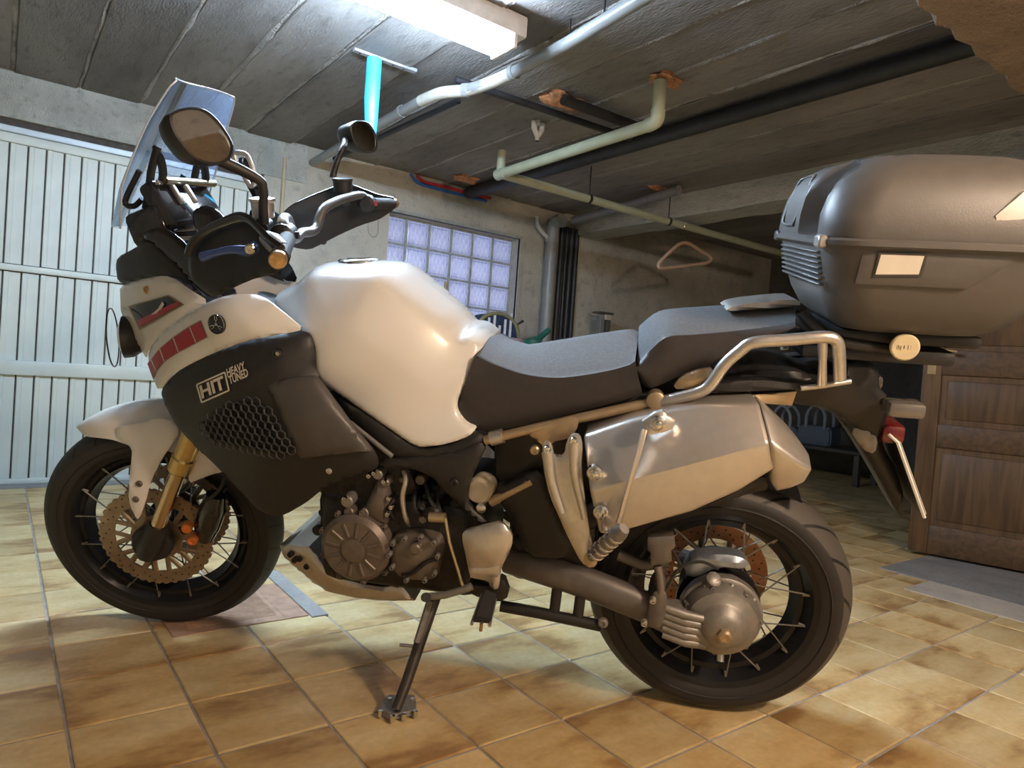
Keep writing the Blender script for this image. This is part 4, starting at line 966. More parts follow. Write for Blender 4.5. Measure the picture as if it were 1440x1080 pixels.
# ---- seats: dark sides with a lighter vinyl top, lofted across
def seat(name, top, crease, base, w_top, w_crease, w_base, crown):
    """stations given as pixel rows: top centreline, crease (left side), base (left side)"""
    n = 26
    def res(L, y):
        P = [B(u, v, y) for u, v in L]; P = catmull(P, 8); s_ = np.r_[0, np.cumsum([np.linalg.norm(b-a) for a, b in zip(P, P[1:])])]
        return [np.array([np.interp(q, s_/s_[-1], [p[k] for p in P]) for k in range(3)]) for q in np.linspace(0,1,n)]
    T, Cc, Bb = res(top, 0.0), res(crease, w_crease), res(base, w_base)
    def build(which):
        bm = bmesh.new(); rows = []
        for i in range(n):
            t_, c_, b_ = T[i], Cc[i], Bb[i]; row = []
            if which == 'top':
                m_ = 9
                for j in range(m_*2+1):
                    u = -1+j/m_; a = abs(u)
                    p = (1-a)*t_+a*c_; p = p.copy(); p[1] = math.copysign(w_crease*a, u) if u else 0; p[2] += crown*(1-a*a)*1.0-0.004*a**8
                    row.append(bm.verts.new(p))
            else:
                for s in (1, -1):
                    for j in range(6):
                        q = j/5; p = (1-q)*c_+q*b_; p = p.copy(); p[1] = s*(abs(p[1])+0.010*math.sin(q*math.pi)-0.006*(j == 5))
                        if j == 0: p[2] += 0.0
                        row.append(bm.verts.new(p))
            rows.append(row)
        if which == 'top':
            for A, Bq in zip(rows, rows[1:]):
                for k in range(len(A)-1): bm.faces.new((A[k],A[k+1],Bq[k+1],Bq[k]))
            bmesh.ops.solidify(bm, geom=bm.faces[:], thickness=0.012)
        else:
            for A, Bq in zip(rows, rows[1:]):
                for k in range(5):
                    bm.faces.new((A[k],A[k+1],Bq[k+1],Bq[k])); bm.faces.new((A[6+k],A[7+k],Bq[7+k],Bq[6+k]))
                bm.faces.new((A[5],A[11],Bq[11],Bq[5])); bm.faces.new((A[0],A[6],Bq[6],Bq[0]))
            for row in (rows[0], rows[-1]): bm.faces.new(row[:6]+row[6:][::-1])
        return bm
    so_ = finish(name, build('side'), SEATS, moto, 50); finish('seat_cover_top', build('top'), SEATT, so_, 50); return so_
seat('rider_seat', [(686,480),(702,486),(722,490),(742,491),(790,484),(840,476),(885,470),(898,474)], [(670,500),(685,508),(702,515),(740,527),(790,531),(852,522),(888,512),(893,508)], [(644,572),(652,590),(668,606),(700,606),(765,592),(830,576),(880,563),(903,556)], 0.10, 0.155, 0.165, 0.012)
seat('pillion_seat', [(898,466),(914,452),(932,443),(975,439),(1022,436),(1070,434),(1112,432),(1119,436)], [(896,512),(915,492),(938,474),(975,471),(1022,467),(1070,462),(1112,456),(1118,454)], [(893,520),(903,540),(915,547),(956,530),(1015,508),(1063,482),(1110,466),(1117,462)], 0.09, 0.14, 0.15, 0.012)
shell('rack_pad', [(1020,438,.07),(1030,431,.07),(1060,426,.07),(1118,421,.07),(1127,425,.07),(1125,431,.07),(1060,436,.07)], ALU, moto, mirror=True, fil=0.004)
# ---- subframe and hangers
for s in (1, -1):
    F = np.array([1,s,1])
    sf = tubeo('subframe_rail', [B(682,619,.185)*F, B(750,603,.185)*F, B(815,588,.18)*F, B(915,566,.165)*F, B(975,556,.15)*F], 0.0115, mat('warm_gold',(0.55,0.42,0.27),0.35,0.7), moto, 10)
    latheo('rail_collar', [(0,0),(0,0.017),(0.03,0.017),(0.03,0)], B(690,617,.185)*F, (B(750,603,.185)-B(690,617,.185))*F, ALU, sf, 16)
    tubeo('lower_strut', [B(690,706,.17)*F, B(748,676,.17)*F], 0.012, MATS['warm_gold'], sf, 10)  # silver strut coloured gold for the warm lamplight
    latheo('strut_bolt', [(-0.01,0),(-0.01,0.012),(0.014,0.012),(0.016,0.008),(0.016,0)], B(678,712,.185)*F, (0,s,0), CHROME, sf, 14)
shell('hanger_bracket', [(742,602,.195),(760,596,.195),(812,584,.195),(813,600,.195),(806,612,.195),(798,618,.195),(776,622,.195),(774,634,.195),(766,634,.195),(758,622,.195),(744,614,.195)], MATS['warm_gold'], moto, thick=0.015, fil=0.004, pair=True)
bolt(moto, B(752,633,.2), (0,1,0), 0.011, 0.006, MATS['warm_gold'])
bm = bmesh.new(); box(bm, (0.10,-0.14,0.60), (0.56,0.14,0.86), None, 0.03, 2); finish('battery_box', bm, BLACKP, moto)
bm = bmesh.new(); box(bm, (0.30,-0.12,0.34), (0.52,0.12,0.62), None, 0.03, 2); finish('swingarm_pivot_block', bm, ENGD, moto)
latheo('expansion_tank', [(-0.03,0),(-0.03,0.03),(0.02,0.032),(0.028,0.026),(0.03,0)], B(677,686,.16), (0.1,1,0), mat('tank_cream',(0.55,0.48,0.36),0.5), moto, 24)
shell('heel_guard', [(762,626,.262),(768,621,.262),(776,627,.262),(779,642,.262),(793,642,.262),(796,622,.265),(805,611,.265),(815,613,.265),(819,628,.265),(817,660,.27),(822,700,.275),(830,755,.278),(836,790,.278),(830,798,.278),(818,794,.278),(800,760,.276),(786,728,.274),(773,700,.27),(764,662,.266)], ALU, moto, thick=0.014, fil=0.004, smooth=1, pair=True)
for a, b_, c_ in (((769,636),(776,680),(790,722)),((807,622),(808,668),(822,730))):
    tubeo('guard_rib', catmull([B(*a,.272), B(*b_,.276), B(*c_,.282)], 5), [0.012,0.009,0.007], ALU, moto, 8, 0, False, 0.5)
for u, v in ((769,632),(806,620)): bolt(moto, B(u,v,.282), (0,1,0), 0.008, 0.006)
pp = tubeo('pillion_peg', [B(832,783,.28), B(838,778,.30), B(872,748,.36), B(878,743,.365)], [0.010,0.017,0.017,0.012], CAST, moto, 12)
for k in range(5):
    q = k/5; a = np.array(B(838,778,.30))*(1-q)+np.array(B(872,748,.36))*q; d = np.array(B(872,748,.36))-np.array(B(838,778,.30)); d /= np.linalg.norm(d)
    latheo('peg_ridge', [(0,0.0165),(0.002,0.019),(0.007,0.019),(0.009,0.0165)], a, d, CHROME, pp, 12)
shell('peg_mount', [(818,786,.285),(834,774,.285),(842,782,.285),(838,798,.285),(826,800,.285)], MATS['warm_gold'], moto, thick=0.03, fil=0.004)
# ---- silencer on the left with faceted shell
mu = [(820,612,.225),(890,588,.225),(947,574,.22),(1010,568,.215),(1060,565,.21),(1074,577,.215),(1086,622,.27),(1094,654,.275),(1080,667,.27),(1040,691,.268),(1002,709,.27),(972,721,.272),(930,733,.275),(882,744,.278),(848,754,.275),(838,748,.27),(828,690,.268),(822,650,.25)]
def facet_loft(name, st, material, yi, bev):
    """stations: (top px, crease px, bottom px, lateral at top, crease, bottom)"""
    bm = bmesh.new(); rows = []
    for t_, c_, b_, yt_, yc_, yb_ in st:
        T_, C_, Bq = B(*t_, yt_), B(*c_, yc_), B(*b_, yb_)
        rows.append([bm.verts.new(p) for p in (np.array([T_[0], yi, T_[2]]), T_, C_, Bq, np.array([Bq[0], yi, Bq[2]]))])
    lon = []
    for A, Bq in zip(rows, rows[1:]):
        for k in range(5): bm.faces.new((A[k],A[(k+1)%5],Bq[(k+1)%5],Bq[k]))
    bm.faces.new(rows[0]); bm.faces.new(rows[-1][::-1]); bm.edges.ensure_lookup_table()
    for A, Bq in zip(rows, rows[1:]):
        for k in range(5):
            e = bm.edges.get((A[k], Bq[k]))
            if e: lon.append(e)
    for r_ in (rows[0], rows[-1]):
        for k in range(5):
            e = bm.edges.get((r_[k], r_[(k+1)%5]))
            if e: lon.append(e)
    bmesh.ops.bevel(bm, geom=lon, offset=bev, segments=3, affect='EDGES', profile=0.5, clamp_overlap=True)
    return finish(name, bm, material, moto, 30)
tops = [(820,612),(890,589),(947,575),(1010,568),(1068,566)]; crs = [(829,690),(898,672),(960,656),(1020,640),(1082,622)]; bts = [(843,753),(882,744),(972,721),(1040,691),(1090,660)]
muf = facet_loft('silencer', [(t_, c_, b_, .228, .305, .285) for t_, c_, b_ in zip(tops, crs, bts)], MUFF, 0.115, 0.009)
mcap = facet_loft('silencer_end_cap', [((1069,567),(1083,622),(1084,680),.230,.307,.27),((1092,590),(1100,634),(1093,692),.238,.303,.262),((1120,617),(1126,652),(1112,688),.235,.290,.258),((1139,640),(1144,661),(1132,679),.228,.268,.245)], MUFF, 0.12, 0.010)
shell('silencer_heat_shield', [(972,721,.25),(1002,709,.25),(1040,691,.25),(1076,668,.25),(1082,690,.24),(1060,694,.235),(1000,712,.24)], BLACKP, moto, thick=0.08, fil=0.006)
shell('silencer_bracket', [(903,594,.285),(920,582,.282),(932,579,.28),(950,592,.278),(946,604,.28),(935,608,.284),(912,613,.292)], ALU, moto, thick=0.02, fil=0.004, smooth=0)
tubeo('silencer_strap', [B(906,604,.305), B(897,640,.322), B(880,700,.324), B(870,735,.315)], [0.010,0.0085,0.0075,0.009], ALU, moto, 8, 0, False, 0.6)
for u, v, y in ((836,665,.295),(845,720,.303),(925,596,.292)):
    latheo('silencer_bolt', [(-0.012,0),(-0.012,0.016),(0.003,0.016),(0.005,0.012),(0.004,0.009),(0.011,0.008),(0.013,0.005),(0.013,0)], B(u,v,y), (0,1,0), CHROME, moto, 20)
tubeo('exhaust_pipe', catmull([B(735,760,.10), B(770,750,.13), B(820,730,.17), B(850,705,.19)], 5), 0.03, mat('pipe_blued',(0.05,0.055,0.075),0.3,0.7), moto, 16)
shell('lower_fairing_black', [(690,690,.18),(730,672,.18),(762,662,.18),(780,720,.18),(806,770,.18),(790,790,.17),(740,785,.17),(722,740,.175)], BLACKP, moto, thick=0.03, fil=0.01, pair=True)
# ---- tail, rack, licence plate
shell('tail_fairing', [(958,548,.13),(1000,538,.14),(1060,522,.14),(1122,522,.14),(1150,538,.135),(1188,530,.12),(1195,510,.11),(1225,508,.10),(1240,524,.09),(1238,546,.085),(1252,560,.08),(1248,600,.07),(1236,624,.06),(1200,601,.07),(1160,576,.10),(1118,569,.12),(1063,560,.13),(1000,558,.13)], BLACKP, moto, mirror=True, fil=0.012, smooth=1)
shell('tail_side_plate', [(1058,556,.155),(1121,551,.155),(1114,571,.15),(1062,567,.15)], MATS['warm_gold'], moto, thick=0.012, fil=0.003, smooth=0, pair=True)  # gold tone puts warm lamplight into the panel colour
shell('tail_tray', [(955,548,.165),(985,543,.17),(1060,534,.172),(1126,541,.172),(1190,536,.165),(1200,532,.16),(1196,541,.16),(1126,548,.17),(1040,552,.17),(958,554,.165)], BLACKP, moto, thick=0.05, fil=0.005, pair=True)
tubeo('tray_edge', [B(1126,546,.18), B(1160,542,.18), B(1196,536,.17)], 0.006, ALU, moto, 8)
for s in (1, -1):
    F = np.array([1,s,1])
    gr_ = tubeo('grab_rail', [p*F for p in catmull([B(925,566,.17), B(950,560,.185), B(992,547,.20), B(1018,514,.21), B(1040,494,.215), B(1060,482,.22), B(1110,478,.22), B(1160,474,.22), B(1176,480,.215), B(1180,496,.21), B(1181,534,.20)], 5)], 0.0125, ALU, moto, 12)
    tubeo('rail_post', [B(1157,480,.215)*F, B(1157,510,.205)*F, B(1156,540,.19)*F], [0.010,0.008,0.010], ALU, gr_, 10)
    latheo('rail_boss', [(-0.02,0),(-0.02,0.02),(0.012,0.02),(0.015,0.015),(0.015,0)], B(922,562,.17)*F, (0,s,0), MATS['warm_gold'], gr_, 18)
    shell_pts = None
shell('rail_foot', [(945,548,.18),(958,530,.185),(985,520,.19),(1005,518,.195),(998,540,.195),(975,548,.19)], MATS['warm_gold'], moto, thick=0.02, fil=0.006, pair=True)
arm, _ = shell('plate_hanger', [(1164,573,.06),(1196,583,.06),(1237,596,.06),(1243,628,.055),(1262,662,.05),(1274,700,.045),(1270,731,.04),(1262,722,.04),(1235,670,.05),(1210,628,.058),(1195,606,.06)], BLACKP, moto, mirror=True, fil=0.010)
shell('hanger_gusset', [(1196,605,.066),(1222,600,.066),(1236,618,.066),(1232,640,.064),(1214,634,.064)], CAST, moto, thick=0.01, fil=0.006)
pt, pb = B(1262,622,.105), B(1300,728,.105)
dpl = (pb-pt)/np.linalg.norm(pb-pt); npl_ = np.array([-dpl[2],0,dpl[0]])
if npl_[0] > 0: npl_ = -npl_
bm = bmesh.new()
def plate_v(y, t_, o_): return bm.verts.new(np.array([pt[0],y,pt[2]])+np.array([dpl[0],0,dpl[2]])*t_+npl_*o_)
Lp = np.linalg.norm(pb-pt)
ring0 = [plate_v(y,t_,0) for y, t_ in ((0.105,0.008),(0.10,0),(-0.10,0),(-0.105,0.008),(-0.105,Lp-0.008),(-0.10,Lp),(0.10,Lp),(0.105,Lp-0.008))]
ring1 = [plate_v(y,t_,0.005) for y, t_ in ((0.105,0.008),(0.10,0),(-0.10,0),(-0.105,0.008),(-0.105,Lp-0.008),(-0.10,Lp),(0.10,Lp),(0.105,Lp-0.008))]
for k in range(8): bm.faces.new((ring0[k],ring0[(k+1)%8],ring1[(k+1)%8],ring1[k]))
bm.faces.new(ring0); bm.faces.new(ring1[::-1])
lp_ = finish('licence_plate', bm, BLACKP, moto, 30)  # black backing puts the shaded side of the plate into colour
bm = bmesh.new(); q_ = [plate_v(y,t_,0.0055) for y, t_ in ((0.1,0.004),(-0.1,0.004),(-0.1,Lp-0.004),(0.1,Lp-0.004))]; q2_ = [plate_v(y,t_,0.0075) for y, t_ in ((0.1,0.004),(-0.1,0.004),(-0.1,Lp-0.004),(0.1,Lp-0.004))]
for k in range(4): bm.faces.new((q_[k],q_[(k+1)%4],q2_[(k+1)%4],q2_[k]))
bm.faces.new(q_); bm.faces.new(q2_[::-1]); finish('plate_sheet', bm, mat('plate_white',(0.75,0.72,0.62),0.4), lp_, 30)
tubeo('plate_lit_edge', [B(1250,611,.09), B(1262,622,.105), B(1300,728,.105)], 0.004, REFL, moto, 6)  # bright strip stands in for lamplight along the plate edge
tl_ = B(1240,595,.0); bm = bmesh.new(); box(bm, (tl_[0]-0.03,-0.07,tl_[2]-0.03), (tl_[0]+0.02,0.07,tl_[2]+0.015), None, 0.012, 2); finish('tail_light', bm, REDL, moto)
for s in (1, -1):
    p = B(1264,574,.13)*np.array([1,s,1])
    bm = bmesh.new(); box(bm, (p[0]-0.045,p[1]-0.028,p[2]-0.016), (p[0]+0.028,p[1]+0.028,p[2]+0.018), None, 0.010, 2); ind = finish('turn_signal', bm, mat('smoked_lens',(0.16,0.145,0.13),0.15,0.2,0.6), moto)
    tubeo('signal_stem', [p+np.array([0.0,-s*0.02,0]), p*np.array([1,0.3,1])+np.array([0.03,0,0.0])], 0.009, BLACKP, ind, 8)
# top case
def case_prof():
    Z = [(1.018,-.20,-.40,.12,.05),(1.026,-.165,-.435,.165,.06),(1.045,-.14,-.465,.195,.07),(1.085,-.118,-.49,.222,.075),(1.13,-.104,-.505,.242,.075),(1.17,-.095,-.513,.254,.075),(1.196,-.089,-.518,.262,.075)]
    Lz = [(1.204,-.086,-.520,.266,.075),(1.215,-.083,-.522,.268,.075),(1.25,-.084,-.520,.264,.08),(1.285,-.090,-.515,.256,.085),(1.315,-.102,-.506,.243,.09),(1.338,-.120,-.492,.224,.095),(1.354,-.145,-.472,.198,.095),(1.364,-.178,-.445,.165,.09),(1.369,-.215,-.405,.125,.08)]
    return Z, Lz
def rrect(x0, x1, w, r, n=7):
    P = []
    for cx, cy, a0 in ((x0-r, w-r, 0),(x1+r, w-r, 90),(x1+r, -w+r, 180),(x0-r, -w+r, 270)):
        for k in range(n+1):
            a = R(a0+90*k/n); P.append((cx+r*math.cos(a), cy+r*math.sin(a)))
    return P
def loft(secs, cap0, cap1, fn=None):
    bm = bmesh.new(); rows = []
    for z, xf, xr, w, r in secs:
        P = rrect(xf, xr, w, r)
        # densify front side between last and first points
        Q = []
        for i in range(len(P)):
            a, b = np.array(P[i]), np.array(P[(i+1) % len(P)]); m_ = 28 if i == len(P)-1 else 1
            for k in range(m_): Q.append(a+(b-a)*k/m_)
        rows.append([bm.verts.new(fn(q[0], q[1], z) if fn else (q[0], q[1], z)) for q in Q])
    for A, Bq in zip(rows, rows[1:]):
        for k in range(len(A)): bm.faces.new((A[k],A[(k+1)%len(A)],Bq[(k+1)%len(A)],Bq[k]))
    if cap0: bm.faces.new(rows[0])
    if cap1: bm.faces.new(rows[-1][::-1])
    return bm
Zb, Zl = case_prof()
tilt = lambda x, y, z: (x, y, z+0.03*(-y)*1.0*0.0)
case = finish('top_case', loft(Zb, True, True), CASEM, moto, 45); case['label'] = 'dark grey hard plastic top case'
def lidfn(x, y, z):
    if x > -0.15 and 1.206 < z < 1.362 and 0.015 < y < 0.18: x -= 0.045*min(1, (0.18-y)/0.02, (y-0.015)/0.02)
    return (x, y, z)
lid = finish('case_lid', loft(Zl, True, True, lidfn), CASEM, case, 45)
bm = bmesh.new(); rws = []
for z, xf, xr, w, r in Zl[1:8]:
    rws.append([bm.verts.new((xf-0.045+0.006-0.0*yv, yv, z)) for yv in np.linspace(0.036, 0.160, 6)])
for A, Bq in zip(rws, rws[1:]):
    for k in range(5): bm.faces.new((A[k],A[k+1],Bq[k+1],Bq[k]))
bmesh.ops.recalc_face_normals(bm, faces=bm.faces[:]); bmesh.ops.solidify(bm, geom=bm.faces[:], thickness=0.004)
finish('lid_recess_panel', bm, CASED, case, 45)
bm = bmesh.new(); fx = lambda z_: float(np.interp(z_, [q[0] for q in Zl], [q[1] for q in Zl]))+0.002
tube(bm, catmull([np.array([fx(z_)-(0.012 if abs(y_) > .15 else 0), y_, z_]) for y_, z_ in ((-0.03,1.235),(-0.03,1.325),(-0.05,1.335),(-0.13,1.335),(-0.15,1.32),(-0.15,1.245),(-0.13,1.228),(-0.05,1.228))], 4, True), 0.003, 6, False, True); finish('lid_emboss', bm, CASEM, case, 50)
bm = bmesh.new(); P = [np.array([p[0], p[1], 1.200]) for p in rrect(-.0835, -.5225, .2685, .077)]; tube(bm, P, 0.0085, 6, False, True); finish('case_rim', bm, CASEM, case, 50)
# side relief panels, label plate, reflectors
def csurf_(x, z): return float(np.interp(z, [s[0] for s in Zb+Zl], [s[3] for s in Zb+Zl]))
for s in (1, -1):
    o_, cs_ = shell('case_side_panel', [(-0.150,1.190,.262),(-0.42,1.190,.262),(-0.34,1.125,.250),(-0.150,1.125,.248)], CASEM, case, thick=0.012, fil=0.004, smooth=0, xz=True) if s > 0 else (None, None)
    if s > 0:
        def up_(x, z): return cs_(x, z)
        decal('side_label', [[(1239,358),(1300,360),(1292,386),(1231,386)]], cs_, PALE, case, 0.004, n=2)
        decal('label_edge', [[(1236,355.5),(1305,357.5),(1296,389),(1228,389)]], cs_, CASED, case, 0.003, n=2)
shell('lid_reflector', [(1403,311,.268),(1402,303,.270),(1440,271,.266),(1462,258,.258),(1466,312,.262),(1440,312,.266)], REFL, case, thick=0.02, fil=0.004, smooth=0)
for k in range(7):
    bm = bmesh.new(); box(bm, (-0.102+0.0045-k*0.0018,-0.18,1.176-k*0.0105), (-0.090-k*0.0018+0.003,0.185,1.181-k*0.0105), None, 0.002); finish('front_rib', bm, CASEM, case)
for yv in (0.215, -0.20):
    bm = bmesh.new(); box(bm, (-0.094,yv-0.02,1.188), (-0.076,yv+0.02,1.212), None, 0.004); finish('case_hinge', bm, ALU if yv > 0 else CASED, case)
boxo('case_baseplate', (-0.44,-0.13,0.995), (-0.12,0.13,1.022), BLACKP, moto, 0.01, 2)
for s in (1, -1):
    tubeo('rack_arm', catmull([B(1128,440,.10)*np.array([1,s,1]), B(1150,462,.12)*np.array([1,s,1]), B(1185,482,.13)*np.array([1,s,1]), B(1260,492,.12)*np.array([1,s,1])], 4), 0.013, BLACKP, moto, 8)
boxo('rack_plate', (-0.40,-0.12,0.955), (-0.10,0.12,0.985), BLACKP, moto, 0.008, 2)
kb = B(1272,488,.17)
knob = latheo('lock_knob', [(-0.05,0),(-0.05,0.012),(-0.012,0.012),(-0.01,0.0255),(0.004,0.027),(0.007,0.024),(0.007,0)], kb, (0.1,1,0), mat('knob_warm_lit',(0.72,0.60,0.38),0.5), moto, 32)  # white cap coloured cream, with the warm light painted in
bm = bmesh.new()
for dx, h0, h1 in ((0.014,-0.004,0.004),(0.009,-0.005,0.003),(0.003,-0.002,0.004),(-0.004,-0.004,0.005),(-0.009,-0.004,0.005),(-0.013,0.001,0.005)):
    tube(bm, [kb+np.array([dx,0.0075,h0]), kb+np.array([dx,0.0075,h1])], 0.0007, 4)
finish('knob_marks', bm, BRONZE, knob, 0)

# ---- engine
def cyl(name, u, v, y0, y1, r, material, parent, n=32, ch=0.006):
    p = B(u, v, y1); h = y1-y0
    return latheo(name, [(-h,0),(-h,r),(-ch,r),(0,r-ch),(0,0)], p, (0,1,0), material, parent, n)
bm = bmesh.new(); box(bm, (0.58,-0.19,0.30), (1.00,0.17,0.56), None, 0.04, 3); eng = finish('engine', bm, ENGD, moto)
bm = bmesh.new(); box(bm, (-0.13,-0.20,-0.16), (0.13,0.16,0.16), None, 0.03, 2)
for v in bm.verts:
    x, z = v.co.x, v.co.z; a = R(-24); v.co = Vector((0.93+x*math.cos(a)-z*math.sin(a)-0.02, v.co.y, 0.66+x*math.sin(a)+z*math.cos(a)))
finish('cylinder_block', bm, ENGD, eng)
gc = cyl('generator_cover', 497,774,0.14,0.215,0.088, BRONZE, eng, 48, 0.012)
pc = B(497,774,0.216)
latheo('cover_boss', [(0,0.03),(0.003,0.03),(0.004,0.026),(0.004,0)], pc, (0,1,0), BRONZE, gc, 32)
for k in range(12):
    a = R(30*k+10)
    bm = bmesh.new(); d = np.array([math.cos(a),0,math.sin(a)]); tube(bm, [pc+d*0.036+np.array([0,0,0]), pc+d*0.070], 0.0045, 6, True, False, 0.6); finish('cover_rib', bm, BRONZE, gc, 40)
for k in range(9):
    a = R(40*k+20); bolt(eng, pc+np.array([0.094*math.cos(a),-0.02,0.094*math.sin(a)]), (0,1,0), 0.007, 0.008, BRONZE)
shell('front_cover', [(507,724,.19),(518,700,.19),(529,677,.19),(536,672,.19),(543,690,.19),(547,705,.19),(544,735,.19),(540,742,.19),(520,732,.19)], BRONZE, eng, [(530,710,.2)], thick=0.06, fil=0.012)
cc_, _ = shell('clutch_cover', [(548,762,.20),(556,754,.20),(575,750,.20),(600,752,.20),(618,758,.20),(621,775,.20),(616,800,.20),(612,815,.20),(598,820,.20),(572,819,.20),(556,812,.20),(547,800,.20),(545,780,.20)], BRONZE, eng, [(580,785,.215)], thick=0.07, fil=0.014)
for u, v in ((553,763),(569,757),(592,755),(611,762),(616,781),(611,806),(598,815),(572,815),(552,797),(548,779)): bolt(eng, B(u,v,.212), (0,1,0), 0.0065, 0.010, CAST)
cyl('oil_filler', 583,773,0.19,0.226,0.014, BRONZE, eng, 20, 0.003)
tubeo('cover_channel', catmull([B(565,808,.216), B(580,806,.217), B(590,798,.217), B(600,790,.217), B(614,786,.214)], 4), 0.005, ENGD, eng, 6)
tubeo('water_pipe', catmull([B(578,742,.16), B(571,730,.175), B(566,700,.18), B(571,675,.18), B(568,662,.17)], 5), 0.0065, ALU, eng, 8)
for i_, (u, v, r_) in enumerate(((487,706,.016),(490,722,.014),(530,668,.013),(541,680,.011),(512,722,.012),(516,740,.018))):
    cyl('engine_fitting', u, v, 0.13, 0.195, r_, BRONZE if i_ % 2 else CAST, eng, 16, 0.003)
tubeo('coolant_hose', catmull([B(484,742,.17), B(492,728,.185), B(502,748,.20), B(507,760,.205)], 5), 0.012, BRONZE, eng, 10)
for k in range(5):
    bm = bmesh.new(); p = B(600+7*k,712-9*k,.10); box(bm, (p[0]-0.03,0.06,p[2]-0.02), (p[0]+0.02,0.13,p[2]+0.02), None, 0.006); finish('throttle_part', bm, ENGD, eng)
for k, (a, b_) in enumerate((((584,690),(600,730)),((590,700),(612,720)),((598,680),(640,735)),((560,690),(556,735)),((615,690),(640,740)))):
    tubeo('engine_cable', catmull([B(*a,.15), (B(*a,.17)+B(*b_,.17))/2+np.array([0.01,0.02,0]), B(*b_,.15)], 5), 0.005, RUBBER, eng, 6)
sens = cyl('starter_motor', 607,725,0.10,0.20,0.020, ENGD, eng, 20)
tubeo('gear_linkage_joint', [B(604,727,.215), B(626,728,.215)], 0.012, mat('joint_brass',(0.60,0.50,0.32),0.35,0.8), eng, 10)
tubeo('gear_linkage', [B(626,728,.22), B(632,762,.225), B(652,828,.235)], 0.004, mat('joint_brass',(0.60,0.50,0.32)), moto, 8)
gl_ = tubeo('gear_lever', [B(603,839,.24), B(625,837,.24), B(652,829,.24), B(664,824,.235)], [0.009,0.0085,0.009,0.010], CAST, moto, 10)
tubeo('lever_toe_rubber', [B(598,840,.235), B(600,840,.275)], 0.011, RUBBER, gl_, 10)
shell('foot_guard', [(648,755,.245),(653,747,.245),(680,741,.245),(704,735,.245),(720,752,.245),(719,772,.245),(703,802,.245),(701,828,.245),(696,832,.245),(688,827,.245),(686,819,.245),(660,815,.245),(654,785,.245)], ALU, moto, [(680,775,.257)], thick=0.016, fil=0.007, smooth=1, pair=True)
shell('foot_guard_step', [(660,800,.250),(701,797,.250),(700,812,.250),(661,813,.250)], ALU, moto, thick=0.01, fil=0.002, smooth=0)
def prism4(name, P, th, material, parent, bev=0.003):
    P = [np.asarray(p, float) for p in P]; n_ = np.cross(P[1]-P[0], P[3]-P[0]); n_ /= np.linalg.norm(n_); bm = bmesh.new()
    a = [bm.verts.new(p) for p in P]; c = [bm.verts.new(p-n_*th) for p in P]
    for k in range(4): bm.faces.new((a[k],a[(k+1)%4],c[(k+1)%4],c[k]))
    bm.faces.new(a); bm.faces.new(c[::-1]); bmesh.ops.bevel(bm, geom=bm.edges[:], offset=bev, segments=2, affect='EDGES'); return finish(name, bm, material, parent, 40)
pq = [B(679,834,.24), B(697,841,.24), B(689,878,.325), B(664,876,.325)]
pg = prism4('rider_peg', pq, 0.018, RUBBER, moto)
for a_, c_ in ((0,3),(1,2)): tubeo('peg_edge', [pq[a_]+np.array([0,0.004,0]), pq[c_]+np.array([0,0.006,0])], 0.004, ALU, pg, 6)
for k in range(6):
    q = (k+0.7)/6.6; tubeo('peg_rib', [pq[0]*(1-q)+pq[3]*q+np.array([0,0.002,0.001]), pq[1]*(1-q)+pq[2]*q+np.array([0,0.002,0.001])], 0.0025, RUBBER, pg, 6)
tubeo('peg_feeler', [B(677,877,.325), B(676,887,.325)], 0.004, WARM_METAL, pg, 8)
shell('foot_bracket', [(656,820,.225),(690,826,.225),(706,812,.225),(716,840,.225),(700,850,.225),(660,838,.225)], BLACKP, moto, thick=0.03, fil=0.006, pair=True)
# skid plate
shell('skid_plate', [(391,769,.12),(404,767,.14),(432,771,.15),(445,784,.15),(479,817,.15),(510,824,.15),(540,828,.15),(562,825,.15),(582,847,.15),(534,847,.145),(498,843,.14),(462,835,.14),(440,822,.13),(420,805,.125),(396,783,.12)], ALU, moto, [(450,810,.155)], mirror=True, fil=0.008, smooth=0)
for u, v in ((408,780),(414,788),(431,797),(421,786)): bolt(moto, B(u,v,.145), (0,1,0), 0.008, 0.004, ENGD)
# side stand
foot = W(557,1003,2,0.012); fB = MB.T@(foot-TB)
top_s = B(612,840,.16)
ss = tubeo('side_stand', [top_s, top_s*0.25+fB*0.75, fB+np.array([0,0,0.01])], [0.015,0.0135,0.012], mat('stand_dark',(0.07,0.062,0.055),0.4,0.5), moto, 14)
bm = bmesh.new()
fdir = np.array([1.0,0,0])
tube(bm, [top_s+np.array([0.008,0.02,0.0]), top_s*0.62+fB*0.38+np.array([0.006,0.014,0])], 0.009, 8); finish('stand_spring', bm, CAST, ss)
tubeo('stand_tang', [top_s*0.56+fB*0.44, top_s*0.56+fB*0.44+np.array([0.045,0.01,0.004])], 0.004, CAST, ss, 8)
corners = [(531,1004),(538,990),(546,983),(583,983),(586,990),(585,1005),(551,1013)]
bm = bmesh.new(); lo_ = [MB.T@(W(u,v,2,0.004)-TB) for u, v in corners]; up_w = MB.T@np.array([0,0,1.0])
a_ = [bm.verts.new(p) for p in lo_]; cF = sum(lo_)/len(lo_); b_v = [bm.verts.new(cF+(p-cF)*0.94+up_w*0.012) for p in lo_]
for k in range(len(a_)): bm.faces.new((a_[k],a_[(k+1)%len(a_)],b_v[(k+1)%len(a_)],b_v[k]))
bm.faces.new(a_); bm.faces.new(b_v[::-1]); ft = finish('stand_foot', bm, CAST, ss, 30)
